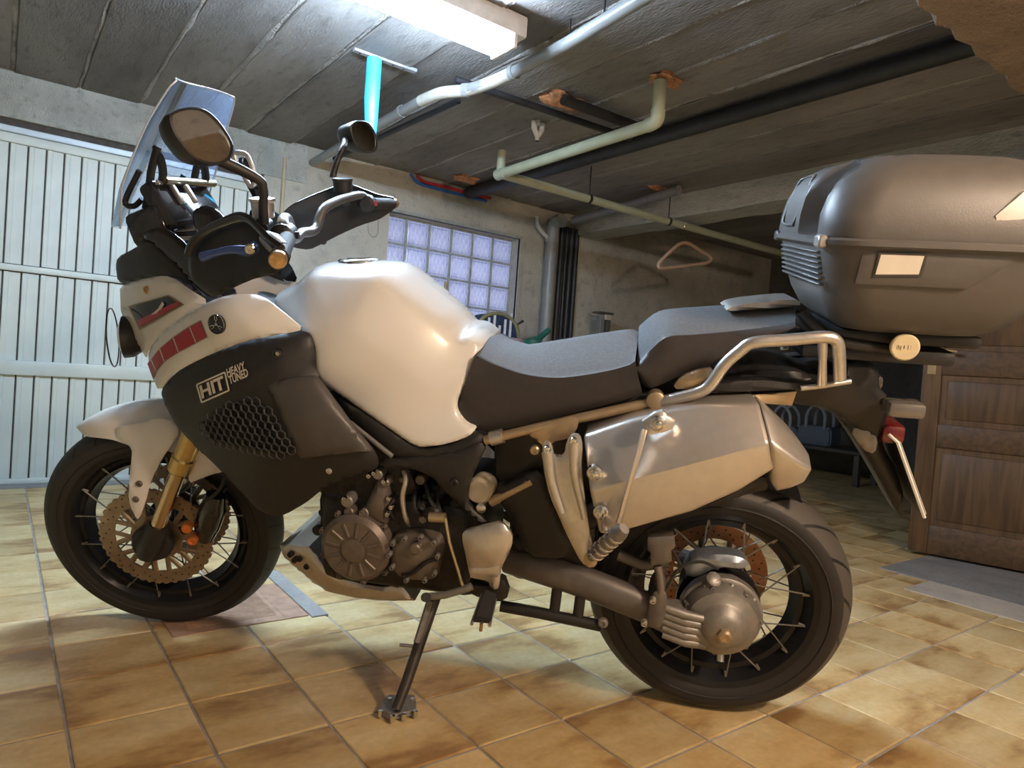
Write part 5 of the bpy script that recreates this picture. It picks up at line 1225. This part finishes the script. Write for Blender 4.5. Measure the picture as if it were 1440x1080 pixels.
for u, v in ((535,1003),(548,985),(580,986),(584,1003),(552,1010),(568,1007)):
    p = MB.T@(W(u,v,2,0.014)-TB); latheo('foot_bolt', [(-0.008,0),(-0.008,0.006),(0.006,0.006),(0.007,0)], p, up_w, CHROME, ft, 8)
# centre stand bar and feet
tubeo('centre_stand', [B(704,852,.15), B(760,862,.15), B(845,880,.15)], 0.014, BLACKP, moto, 10)
for u in (778, 812): tubeo('centre_stand_leg', [B(u+8,808,.13), B(u+4,840,.14), B(u,872,.15)], 0.013, BLACKP, moto, 10, 0, False, 0.6)
bolt(moto, B(848,876,.165), (0,1,0), 0.012, 0.006, CAST)
# swingarm (shaft side left) and final drive
sw_ = [B(712,786,.10), B(760,800,.12), B(830,822,.13), B(890,846,.135), B(925,862,.14)]
swa = tubeo('swingarm', catmull(sw_, 5), [0.036,0.038,0.040,0.040,0.036], SWING, moto, 16, 0, False, 0.75)
tubeo('swingarm_arm', catmull([np.array([0.46,-0.11,0.42]), np.array([0.25,-0.13,0.37]), np.array([0.0,-0.115,0.32])], 5), [0.03,0.03,0.026], SWING, moto, 12)
shell('shaft_clamp', [(914,846,.185),(922,832,.185),(940,836,.185),(934,876,.185),(926,888,.185),(909,884,.185)], SWING, moto, thick=0.10, fil=0.008)
for u, v in ((918,844),(906,876)): bolt(swa, B(u,v,.19), (0,1,0), 0.008, 0.008, ALU)
bt_ = MB
for k in range(5):
    v0 = 853+9.5*k; 
    tubeo('drive_fin', [B(932,v0,.165), B(965,v0+12,.175), B(1003-3*k,v0+20-1.0*k,.165)], [0.010,0.0115,0.010], CAST, swa, 10)
tubeo('drive_casing', catmull([B(925,862,.12), B(960,872,.125), B(1000,880,.13)], 4), [0.038,0.048,0.055], CAST, moto, 18)
fd = latheo('final_drive', [(-0.11,0),(-0.11,0.06),(-0.085,0.088),(-0.05,0.092),(-0.02,0.090),(0.0,0.080),(0.008,0.060),(0.012,0.056),(0.030,0.046),(0.040,0.030),(0.042,0)], np.array([0.0,0.155,RR]), (0,1,0), CAST, moto, 44)
latheo('axle_nut', [(0,0),(0,0.017),(0.012,0.017),(0.016,0.012),(0.016,0.006),(0.012,0.0)], np.array([0.0,0.195,RR]), (0,1,0), mat('nut_brass',(0.55,0.42,0.28),0.35,0.8), fd, 6)
for k in range(7):
    a = R(51*k+20); bolt(fd, np.array([0.085*math.cos(a),0.135,RR+0.085*math.sin(a)]), (0,1,0), 0.007, 0.010, CAST)
bm = bmesh.new(); lathe(bm, [(0,0.0),(0,0.009),(0.02,0.009),(0.02,0)], np.array([-0.01,0.12,RR-0.098]), (0,0.6,-1), 12); finish('drain_plug', bm, ALU, fd)
# torque bracket and brake hose holder above the drive
shell('mudguard_bracket', [(911,757,.17),(948,755,.17),(950,770,.17),(944,774,.17),(945,790,.17),(936,796,.17),(915,796,.17),(915,778,.17),(911,776,.17)], SWING, moto, thick=0.04, fil=0.005, smooth=0)
tubeo('bracket_hose', catmull([B(925,796,.16), B(929,820,.17), B(928,850,.175)], 4), 0.010, BRONZE, moto, 8)
shell('rear_caliper_carrier', [(962,800,.11),(975,786,.11),(1000,782,.11),(1030,783,.11),(1052,790,.11),(1050,804,.11),(1010,800,.11),(980,815,.11),(966,812,.11)], mat('blued_alu',(0.32,0.36,0.42),0.35,0.7), moto, thick=0.05, fil=0.01)
tubeo('torque_link', [B(870,780,.11), B(905,795,.12), B(940,790,.12)], 0.014, SWING, moto, 10)
# inner mudguard over the rear wheel, front of tyre
bm = bmesh.new(); rows = []
for i in range(18):
    a = R(62+i*3.2); rr_ = RR+0.025
    rows.append([bm.verts.new((rr_*math.cos(a)*1.0, y_, RR+rr_*math.sin(a)-0.02*abs(y_/0.085)**2)) for y_ in np.linspace(-0.085,0.085,7)])
for A, Bq in zip(rows, rows[1:]):
    for k in range(6): bm.faces.new((A[k],A[k+1],Bq[k+1],Bq[k]))
bmesh.ops.solidify(bm, geom=bm.faces[:], thickness=0.004)
for v in bm.verts: v.co.x = v.co.x
finish('inner_mudguard', bm, BLACKP, moto, 45)

tubeo('cockpit_loop', catmull([B(330,216,-.10), B(344,216,-.10), B(352,228,-.10), B(359,252,-.10), B(353,262,-.10), B(341,244,-.10), B(333,230,-.10)], 4, True), 0.0065, ALU, moto, 8, 0, True)
shell('cockpit_cheek', [(332,222,-.115),(346,220,-.115),(357,250,-.115),(372,268,-.115),(374,300,-.115),(362,296,-.115),(350,268,-.115),(338,248,-.115)], GLOSSB, moto, thick=0.01, fil=0.004)
rc2 = random.Random(3)
for k in range(26):
    u, v = rc2.uniform(556,652), rc2.uniform(664,748)
    if not inside((u,v), [(552,662),(600,672),(640,706),(660,740),(640,752),(560,748)]): continue
    r_ = rc2.uniform(0.006,0.014); cyl('engine_fitting', u, v, 0.10, rc2.uniform(0.135,0.175), r_, rc2.choice([ENGD,ENGD,CAST,BRONZE]), eng, 12, 0.002)
for k in range(7):
    u, v = rc2.uniform(440,490), rc2.uniform(690,760); cyl('engine_fitting', u, v, 0.10, rc2.uniform(0.13,0.16), rc2.uniform(0.008,0.016), rc2.choice([ENGD,ENGD,CAST]), eng, 12, 0.002)
for u, v in ((520,668),(527,664),(541,676),(548,700),(546,722),(537,745),(510,722),(486,700),(551,712)): bolt(eng, B(u, v, .192), (0,1,0), 0.0065, 0.010, CHROME)
latheo('drive_flange', [(-0.012,0.078),(-0.012,0.097),(0.010,0.097),(0.014,0.092),(0.014,0.078)], np.array([0.0,0.105,RR]), (0,1,0), CAST, fd, 44, True)
for k in range(8):
    a = R(20+k*40); d = np.array([math.cos(a),0,math.sin(a)]); tubeo('casting_rib', [np.array([0,0.152,RR])+d*0.058, np.array([0,0.128,RR])+d*0.092], 0.0055, CAST, fd, 6)
latheo('speed_sensor_boss', [(-0.02,0),(-0.02,0.018),(0.02,0.018),(0.024,0.012),(0.024,0)], np.array([0.03,0.12,RR+0.085]), (-0.2,0.6,0.8), CAST, fd, 16)
tubeo('sensor_wire', catmull([B(1010,800,.14), B(985,790,.15), B(955,800,.16), B(930,840,.17)], 5), 0.004, RUBBER, fd, 6)

tubeo('lever', catmull([BS(362,346,.42), BS(348,353,.43), BS(328,351,.425), BS(306,355,.405), BS(284,362,.38)], 5), [0.011,0.011,0.008,0.007,0.010], BLUEL, hbar, 10, 0, False, 0.7)
bolt(hbar, BS(352,350,.445), MS@np.array([0,1,0]), 0.010, 0.006)
tubeo('grip_collar', [BS(374,334,.40), BS(384,341,.42), BS(396,351,.44)], [0.014,0.019,0.016], mat('collar_grey',(0.45,0.47,0.48),0.3,0.4), hbar, 14)

# ------------------------------------------------------------------ pipes and fittings under the ceiling
def thing(name, label, cat, loc=(0,0,0), group=None):
    o = empty(name, loc); return tag(o, label, cat, group)
def sub(p, loc): return np.asarray(p, float)-np.asarray(loc, float)
def run(name, parent, loc, pts, r, material, n=14, sp=0, closed=False):
    return tubeo(name, [sub(p, loc) for p in (catmull(pts, sp, closed) if sp else pts)], r, material, parent, n, 0, closed)
def collar(parent, loc, p, axis, r, w, material, name='pipe_collar'):
    return latheo(name, [(-w/2,r*0.9),(-w/2,r),(w/2,r),(w/2,r*0.9)], sub(p, loc), axis, material, parent, 20, True)
zp_ = 2.125
gp = [W(905,-4,2,zp_), W(800,60,2,zp_), W(722,102,2,zp_), W(690,116,2,zp_), W(655,127,2,zp_), W(620,131,2,zp_), W(592,142,2,zp_), W(565,157,2,zp_), W(420,240,2,zp_)]
gp = [gp[0]+np.array([-0.02,-1.2,0])]+gp; dlt = gp[-1]-gp[-2]; gp.append(gp[-1]+dlt*((YW-0.005-gp[-1][1])/dlt[1]) if gp[-1][1] < YW-0.02 else gp[-1])
loc = gp[3]; gpipe = thing('drain_pipe', 'grey plastic drain pipe with a swan-neck bend under the ceiling', 'pipe', loc)
run('pipe_run', gpipe, loc, gp[:4]+gp[3:6], 0.026, PIPEG); run('bend', gpipe, loc, catmull(gp[3:8], 5), 0.028, mat('pipe_pale',(0.60,0.58,0.50),0.4), 16); run('pipe_run', gpipe, loc, gp[7:], 0.026, PIPEG)
for a, b in ((gp[8], gp[7]), (gp[5], gp[6]), (gp[3], gp[4])): collar(gpipe, loc, a, b-a, 0.032, 0.03, PIPEG)
for p in (gp[8], gp[2], gp[1]+0.5*(gp[2]-gp[1])):
    run('pipe_hanger', gpipe, loc, [p+np.array([0,0,0.02]), p+np.array([0,0,ZC-p[2]-0.004])], 0.004, PIPED, 6)
bz = 2.0; bx = 2.20; c0 = np.array([bx,0.24,ZC-0.034]); c1 = np.array([bx,0.24,bz]); c2 = np.array([bx+0.02,1.49,bz]); c3 = np.array([3.70,1.49,bz]); c4 = np.array([5.35,1.49,bz])
loc = c1; bpipe = thing('waste_pipe', 'beige waste pipe with elbows running across under the ceiling', 'pipe', loc)
run('drop_pipe', bpipe, loc, [c0, c1+np.array([0,0,0.05])], 0.029, PIPEB, 16); run('elbow', bpipe, loc, catmull([c1+np.array([0,0,0.06]), c1+np.array([0,0.008,0.012]), c1+np.array([0,0.06,0])], 6), 0.033, PIPEB, 16)
run('pipe_run', bpipe, loc, [c1+np.array([0,0.05,0]), c2], 0.029, PIPEB, 16); run('elbow', bpipe, loc, [c2-np.array([0,0.05,0]), c2, c2+np.array([0.001,0.03,0])], 0.034, PIPEB, 16)
run('pipe_run', bpipe, loc, [c2, c4], 0.027, PIPEB, 16); run('stub', bpipe, loc, [c2, c2+np.array([0,0,0.14])], 0.027, PIPEB, 14)
for x in (2.95, 3.75): collar(bpipe, loc, np.array([x,1.49,bz]), (1,0,0), 0.031, 0.02, PIPED, 'pipe_clamp'); run('clamp_rod', bpipe, loc, [np.array([x,1.49,bz]), np.array([x,1.49,ZC-0.004 if x < 3.8 else bz+0.05])], 0.004, PIPED, 6)
def foam_lump(px, py, z, r, label):
    p = W(px, py, 2, z); bm = bmesh.new(); bmesh.ops.create_icosphere(bm, subdivisions=3, radius=r)
    rnd = random.Random(px)
    ph = [rnd.uniform(0,6) for _ in range(6)]
    for v in bm.verts:
        d = v.co.normalized(); k = 1+0.22*math.sin(5*d.x+ph[0])+0.2*math.sin(7*d.y+ph[1])+0.15*math.sin(9*d.z+ph[2]+4*d.x)
        v.co = Vector((d.x*r*k*1.5, d.y*r*k, d.z*r*k*0.45))
    o = finish('brick_patch', bm, FOAM, None, 60); o.location = (p[0], p[1], ZC-0.004); tag(o, label, 'patch')
foam_lump(790,138,ZC,0.075,'ragged orange patch around the dark pipes at the ceiling'); foam_lump(934,109,ZC,0.055,'orange patch where the beige pipe enters the ceiling')
foam_lump(655,250,ZC,0.06,'orange patch above the red and blue hoses'); foam_lump(925,262,ZC,0.05,'small orange patch beside the concrete beam')
# dark pipes
def pipe_thing(name, label, pts, r, material, sp=0, group=None):
    loc = pts[0]; o = tubeo(name, [sub(p, loc) for p in (catmull(pts, sp) if sp else pts)], r, material, None, 14); o.location = loc; return tag(o, label, 'pipe', group)
pipe_thing('dark_pipe', 'thin black pipe crossing the ceiling planks beside the grey bend', [W(640,112,2,2.185), W(890,196,2,2.185)], 0.018, PIPED)
pipe_thing('dark_pipe', 'thick black pipe end emerging from the orange ceiling patch', [W(792,140,2,2.175), W(900,180,2,2.175)], 0.026, PIPED)
pipe_thing('dark_pipe', 'long black insulated pipe along the planks near the stair soffit', [(2.70,-0.86,2.165),(2.70,2.60,2.165)], 0.042, PIPED)
pipe_thing('dark_pipe', 'black pipe clipped along the edge of the stair soffit', [(1.6,-0.90,2.17),(3.6,-0.90,2.17)], 0.030, PIPED)
pipe_thing('dark_pipe', 'dim grey pipe from the corner stack along the ceiling', [(3.62,2.40,2.10),(3.60,1.95,2.12),(3.56,1.25,2.15)], 0.034, mat('dim_pipe',(0.20,0.20,0.21),0.5))
pipe_thing('dark_pipe', 'slim dark pipe running beside the grey drain pipe', [W(640,140,2,2.17)+np.array([0.02,0,0]), (W(640,140,2,2.17)[0]-0.02, 2.60, 2.17)], 0.016, PIPED)
# blue hanging tube and its perforated strip
bt0 = W(527,77,1,1.02); hang = np.array([bt0[0], 1.02, ZC-0.03])
tb = thing('hanging_tube', 'bright cyan plastic tube hanging from a metal strip on the ceiling', 'tube', hang)
run('tube_body', tb, hang, [hang, hang-np.array([0,0,0.19])], [0.034,0.034], BLUEP, 20); run('tube_tail', tb, hang, [hang-np.array([0,0,0.186]), hang-np.array([-0.004,0,0.27]), hang-np.array([-0.010,0,0.40])], [0.0335,0.030,0.018], BLUEP, 20)
pa, pb2 = W(498,68,2,ZC-0.012), W(588,98,2,ZC-0.012); yb = 1.03
st_o = boxo('ceiling_strip', (0,-0.014,-0.010), (pb2[0]-pa[0],0.014,0.008), mat('galv',(0.45,0.45,0.47),0.4,0.6), None, 0.002); st_o.location = (pa[0], yb, ZC-0.012); tag(st_o, 'perforated galvanised strip screwed to the ceiling', 'strip')
for k in range(5):
    bm = bmesh.new(); lathe(bm, [(-0.0115,0.006),(-0.0105,0)], (0.03+k*0.055,0,0), (0,0,1), 10); finish('strip_hole', bm, PIPED, st_o, 0)
# twin white lamp sockets
ps = W(757,174,2,ZC-0.02); so_ = thing('lamp_socket', 'small white twin socket under the ceiling planks', 'socket', (ps[0],ps[1],ZC))
run('socket_stem', so_, (0,0,0), [(0,0,0),(0,0,-0.03)], 0.012, MATS['lamp_white'], 12)
for s in (-1, 1): run('socket_arm', so_, (0,0,0), [(s*0.032,0,-0.012),(s*0.026,0,-0.05),(0.0,0,-0.095),(0,0,-0.115)], [0.014,0.016,0.013,0.012], MATS['lamp_white'], 12)
# hoses on the back wall
yh = YW-0.02
for nm, col, pts, lb in (('red_hose',(0.55,0.03,0.06),[(588,226),(587,244),(598,256),(632,264),(668,274),(690,279)],'red water hose bent along the top of the back wall'),('blue_hose',(0.03,0.16,0.60),[(580,228),(579,247),(590,258),(624,268),(660,277),(684,283)],'blue water hose bent along the top of the back wall')):
    P = [W(u, v, 1, yh if i else yh) for i, (u, v) in enumerate(pts)]; P = [np.array([p[0], yh, min(p[2], ZC-0.01)]) for p in P]
    loc = P[2]; o = tubeo(nm, [sub(p, loc) for p in catmull(P, 5)], 0.011, mat(nm, col, 0.4), None, 10); o.location = loc; tag(o, lb, 'hose')
# corner stack and cables
pc_ = W(770,420,1,YW-0.075); loc = (pc_[0], YW-0.075, 0)
stack = thing('soil_stack', 'grey vertical soil pipe in the far corner beside black cables', 'pipe', loc)
run('stack_pipe', stack, (0,0,0), [(0,0,0),(0,0,1.98)], 0.052, PIPEG, 20); run('stack_elbow', stack, (0,0,0), catmull([(0,0,1.96),(0,0,2.03),(0.0,-0.03,2.09),(0,-0.12,2.10)], 5), 0.056, PIPEG, 18)
collar(stack, (0,0,0), (0,0,1.95), (0,0,1), 0.060, 0.06, PIPEG); run('stack_branch', stack, (0,0,0), catmull([(-0.16,0.02,2.12),(-0.15,0.01,2.04),(-0.10,0,1.99),(-0.03,0,1.95)], 5), 0.018, mat('branch_pale',(0.55,0.55,0.52),0.4), 12)
for k, u in enumerate((784,791,798,805)):
    q = W(u, 420, 1, YW-0.03); o = tubeo('black_cable', [(0,0,0),(0.006*(k%2),0,1.0),(0,0,2.10)], 0.022 if k != 1 else 0.016, PIPED, None, 10); o.location = (q[0], YW-0.03, 0); tag(o, ('thick black cable touching the grey soil pipe in the corner','slim black cable second from the grey soil pipe','thick black cable third from the grey soil pipe','thick black cable farthest from the grey soil pipe')[k], 'cable', 'cables beside the soil pipe')
# wall cables, hole, conduit
def wall_cable(name, pts, r, material, label, closed=False):
    P = [np.array([*W(u, v, 1, YW-0.008)]) for u, v in pts]; loc = P[0]; o = tubeo(name, [sub(p, loc) for p in catmull(P, 5, closed)], r, material, None, 8, 0, closed); o.location = loc; return tag(o, label, 'cable')
wall_cable('cable_loop', [(373,208),(366,216),(362,230),(364,243),(371,252)], 0.006, mat('cable_grey',(0.40,0.38,0.34),0.6), 'grey cable curving on the wall beside the garage door')
wall_cable('cable_loop', [(518,305),(518,325),(524,333),(531,328),(532,306)], 0.004, MATS['cable_grey'], 'thin cable loop hanging on the wall left of the window')
hb = W(454,339,1,YW-0.004); o = latheo('cable_hole', [(-0.01,0),(-0.01,0.022),(0.003,0.026),(0.004,0.018),(0.0,0.016),(0,0)], (0,0,0), (0,-1,0), PIPED, None, 16); o.location = hb; tag(o, 'round hole in the beige plaster, shown as a dark disc', 'hole')  # dark disc gives the shade of a hole in the wall
q0, q1 = W(402,222,1,YW-0.02), W(394,330,1,YW-0.02); o = tubeo('conduit_rod', [(0,0,0),(0,0,q0[2]-0.0)], 0.011, mat('rod_tan',(0.55,0.46,0.30),0.6), None, 10); o.location = (q1[0], YW-0.02, 0); tag(o, 'thin tan conduit rod upright against the back wall', 'rod')

# coat hanger on the beige pipe
yh_ = 1.455; hp = [W(u, v, 1, yh_) for u, v in ((958,342),(970,343),(984,352),(999,361),(998,368),(985,371),(955,375),(930,377),(926,373),(930,366),(948,349))]
top_p = W(963,339,1,yh_); loc = top_p
hg_ = thing('coat_hanger', 'pinkish wooden coat hanger hooked on the beige pipe', 'hanger', loc)
run('hanger_frame', hg_, loc, hp, 0.013, mat('hanger_wood',(0.62,0.42,0.32),0.5), 10, 3, True)
run('hook', hg_, loc, catmull([top_p+np.array([0,0,0]), np.array([top_p[0],1.47,bz-0.02]), np.array([top_p[0],1.455,bz+0.02]), np.array([top_p[0],1.49,bz+0.034]), np.array([top_p[0],1.525,bz+0.01])], 5), 0.004, CHROME, 8)

# terracotta drain cover under the front wheel
dx0, dx1, dy0, dy1 = W(240,893,2,0)[0], W(437,865,2,0)[0], 0, 0
pA, pB_, pC = W(243,898,2,0), W(437,865,2,0), W(384,822,2,0)
ym = 0.5*(pA[1]+pB_[1]); yt = pC[1]; xm0, xm1 = pA[0], 0.5*(pB_[0]+pC[0])
TERR = mat('terracotta', (0.50,0.31,0.21), 0.7, 0, 0, 0.15, 30, 0.2, 100)
dc = boxo('drain_cover', (0,0,0), (xm1-xm0, yt-ym, 0.0025), TERR, None, 0.003); dc.location = (xm0, ym, 0.0); tag(dc, 'reddish terracotta ribbed drain cover under the front tyre', 'drain cover')
nr = int((yt-ym-0.08)/0.013)
for k in range(nr): boxo('cover_rib', (0.05,0.045+k*0.013,0.0), (xm1-xm0-0.09,0.0515+k*0.013,0.004), TERR, dc)
boxo('cover_bar', (xm1-xm0-0.075,0.02,0.0), (xm1-xm0-0.06,yt-ym-0.02,0.004), TERR, dc, 0.002)
struct(boxes('trim_9', [((xm1+0.003,ym-0.02,-0.004),(xm1+0.055,yt+0.15,0.004))], concrete('cement_patch',(0.38,0.37,0.35),(0.30,0.29,0.28),(0.24,0.24,0.23),8,0.2)))

# workbench with things on it behind the motorcycle, under the window
bench = thing('workbench', 'plain dark workbench against the wall under the glass block window', 'workbench', (3.0,2.36,0))
WB_ = mat('bench_wood',(0.20,0.14,0.09),0.7)
bh = 1.02
boxo('bench_top', (-0.30,-0.25,bh-0.04), (0.50,0.28,bh), WB_, bench, 0.004)
for sx in (-0.28, 0.42):
    for sy in (-0.2, 0.2): boxo('leg', (sx,sy,0), (sx+0.06,sy+0.06,bh-0.04), WB_, bench, 0.003)
yb_ = 2.33; bg = W(690,470,1,yb_)
bag = thing('striped_bag', 'dark blue rounded bag with white stripes and olive piping on the workbench', 'bag', (bg[0], yb_, bh))
P0_ = W(652,470,1,yb_); P1_ = W(728,470,1,yb_); hwid = (P1_[0]-P0_[0])/2; hh = W(690,441,1,yb_)[2]-bh
prof = []
bm = bmesh.new(); rows = []
for i in range(15):
    a = math.pi*i/14; rows.append([bm.verts.new((-hwid*0.8*math.cos(a), yv, max(0.0, hh*math.sin(a)**0.7))) for yv in (-0.09,-0.08,0.08,0.09)])
for A, Bq in zip(rows, rows[1:]):
    for k in range(3): bm.faces.new((A[k],A[k+1],Bq[k+1],Bq[k]))
for k in (0, 3): bm.faces.new([r_[k] for r_ in rows])
bm.faces.new((rows[0][0],rows[0][3],rows[-1][3],rows[-1][0]))
finish('bag_body', bm, mat('bag_blue',(0.03,0.05,0.12),0.7,0,0,0.3,40), bag, 40)
run('piping', bag, (0,0,0), [(-hwid*0.8*math.cos(a), -0.09, hh*math.sin(a)**0.7) for a in np.linspace(0.02,math.pi-0.02,20)], 0.014, mat('olive',(0.25,0.23,0.12),0.8), 8)
for k in range(6):
    xx = -hwid*0.55+k*hwid*0.2; hz_ = 0.10+0.05*((k*7) % 3)
    boxo('stripe', (xx-0.010,-0.094,0.02+0.02*(k%2)), (xx+0.010,-0.0905,0.03+hz_), mat('stripe_white',(0.80,0.82,0.85),0.6), bag)
can0 = W(740,480,1,2.3)
can = thing('watering_can', 'green plastic watering can with raised spout on the workbench', 'watering can', (can0[0], 2.28, bh))
GRN = mat('green_plastic',(0.03,0.16,0.12),0.45)
latheo('can_body', [(0,0),(0,0.07),(0.05,0.072),(0.055,0.06),(0.055,0)], (0.05,0,0), (0,0,1), GRN, can, 24)
sp1 = W(772,464,1,2.28)-np.array([can0[0],2.28,bh]); run('spout', can, (0,0,0), [(0.0,0,0.03),(sp1[0]*0.5,0,sp1[2]*0.45),(sp1[0],0,max(0.05,sp1[2]))], [0.03,0.024,0.024], GRN, 12)
pk = W(712,486,1,2.2); o = boxo('pink_pouch', (-0.10,-0.05,0), (0.10,0.05,0.045), mat('pink_cloth',(0.50,0.33,0.30),0.8), None, 0.02, 3); o.location = (pk[0],2.18,bh); tag(o, 'small faded pink pouch lying on the workbench', 'pouch')
tw = thing('twig', 'dark forked twig leaning beside the striped bag on the workbench', 'twig', (W(722,470,1,2.4)[0], 2.42, bh))
t0 = np.array([W(722,470,1,2.4)[0], 2.42, bh])
run('stem', tw, (0,0,0), [(0,0,0),(0.01,0,0.12),(-0.02,0,0.22)], 0.008, PIPED, 8); run('fork', tw, (0,0,0), [(0.01,0,0.10),(0.05,0,0.17),(0.10,0,0.20)], [0.007,0.007,0.012], PIPED, 8)
bs = W(629,396,1,2.50); o = tubeo('broom_handle', [(0,0,0),(0.0,0.06,bs[2])], 0.014, mat('handle_wood',(0.42,0.33,0.20),0.6), None, 12); o.location = (bs[0], 2.46, 0); tag(o, 'wooden broom handle standing upright before the window', 'broom')
# steel stand right of the corner stack
q = W(848,440,1,2.45); sd = thing('steel_stand', 'grey steel post stand with a top plate beside the wall', 'stand', (q[0], 2.45, 0)); SG_ = mat('stand_steel',(0.36,0.37,0.36),0.5,0.4)
zt = q[2]
boxo('post', (-0.05,-0.03,0), (0.00,0.03,zt-0.03), SG_, sd, 0.004); boxo('post', (0.03,-0.03,0), (0.075,0.03,zt-0.05), mat('stand_dark2',(0.10,0.10,0.09),0.6), sd, 0.004)
boxo('top_plate', (-0.085,-0.05,zt-0.01), (0.09,0.05,zt+0.006), MATS['stand_dark2'], sd, 0.003); boxo('clamp', (-0.01,-0.05,zt-0.06), (0.06,-0.03,zt-0.015), mat('clamp_cream',(0.62,0.58,0.48),0.5), sd, 0.004); boxo('foot', (-0.12,-0.15,0), (0.14,0.15,0.02), SG_, sd, 0.004)

# store beyond the beam: low bench with two dark bags
xb = 6.0; zt = W(1180,632,0,xb)[2]; ya, yb3 = W(1212,640,0,xb)[1], W(1080,640,0,xb)[1]
zt = max(0.22, zt)
sb = thing('store_bench', 'low dark bench at the back of the unlit store', 'bench', (xb, 0, 0)); DKW = mat('store_bench_wood',(0.10,0.085,0.07),0.7)
boxo('bench_top', (-0.02,ya,zt-0.03), (0.42,yb3,zt), DKW, sb, 0.004)
for yy0 in (ya+0.02, yb3-0.07):
    for xx0 in (0.0, 0.34): boxo('leg', (xx0,yy0,0), (xx0+0.05,yy0+0.05,zt-0.03), DKW, sb, 0.003)
for k, (u0, u1, lb) in enumerate(((1118,1166,'slate blue shopping bag with twin loop handles beside the bench end'),(1072,1116,'slate blue shopping bag with twin loop handles behind the silencer'))):
    y1_, y0_ = W(u0,600,0,xb)[1], W(u1,600,0,xb)[1]; hz1 = W(u0,596,0,xb)[2]-zt
    w_ = (y1_-y0_)/2; bgk = thing('shopping_bag', lb, 'bag', (xb+0.14, (y0_+y1_)/2, zt)); BGM = mat('bag_slate',(0.16,0.20,0.26),0.6)
    bm = bmesh.new(); rws = []
    for z_, s_ in ((0,0.92),(0.02,1.0),(hz1*0.6,1.04),(hz1,0.9)): rws.append([bm.verts.new((xx*0.10*s_, yy2*w_*s_, z_)) for xx, yy2 in ((-1,-1),(1,-1),(1,1),(-1,1))])
    for A, Bq in zip(rws, rws[1:]):
        for q_ in range(4): bm.faces.new((A[q_],A[(q_+1)%4],Bq[(q_+1)%4],Bq[q_]))
    bm.faces.new(rws[0]); bm.faces.new(rws[-1]); bmesh.ops.bevel(bm, geom=bm.edges[:], offset=0.015, segments=2, affect='EDGES'); finish('bag_body', bm, BGM, bgk, 50)
    for xx in (-0.08, 0.08): run('loop_handle', bgk, (0,0,0), catmull([(xx,-w_*0.55,hz1-0.02),(xx,-w_*0.5,hz1+0.12),(xx,0,hz1+0.20),(xx,w_*0.5,hz1+0.12),(xx,w_*0.55,hz1-0.02)], 5), 0.016, mat('loop_grey',(0.34,0.38,0.44),0.5), 10)
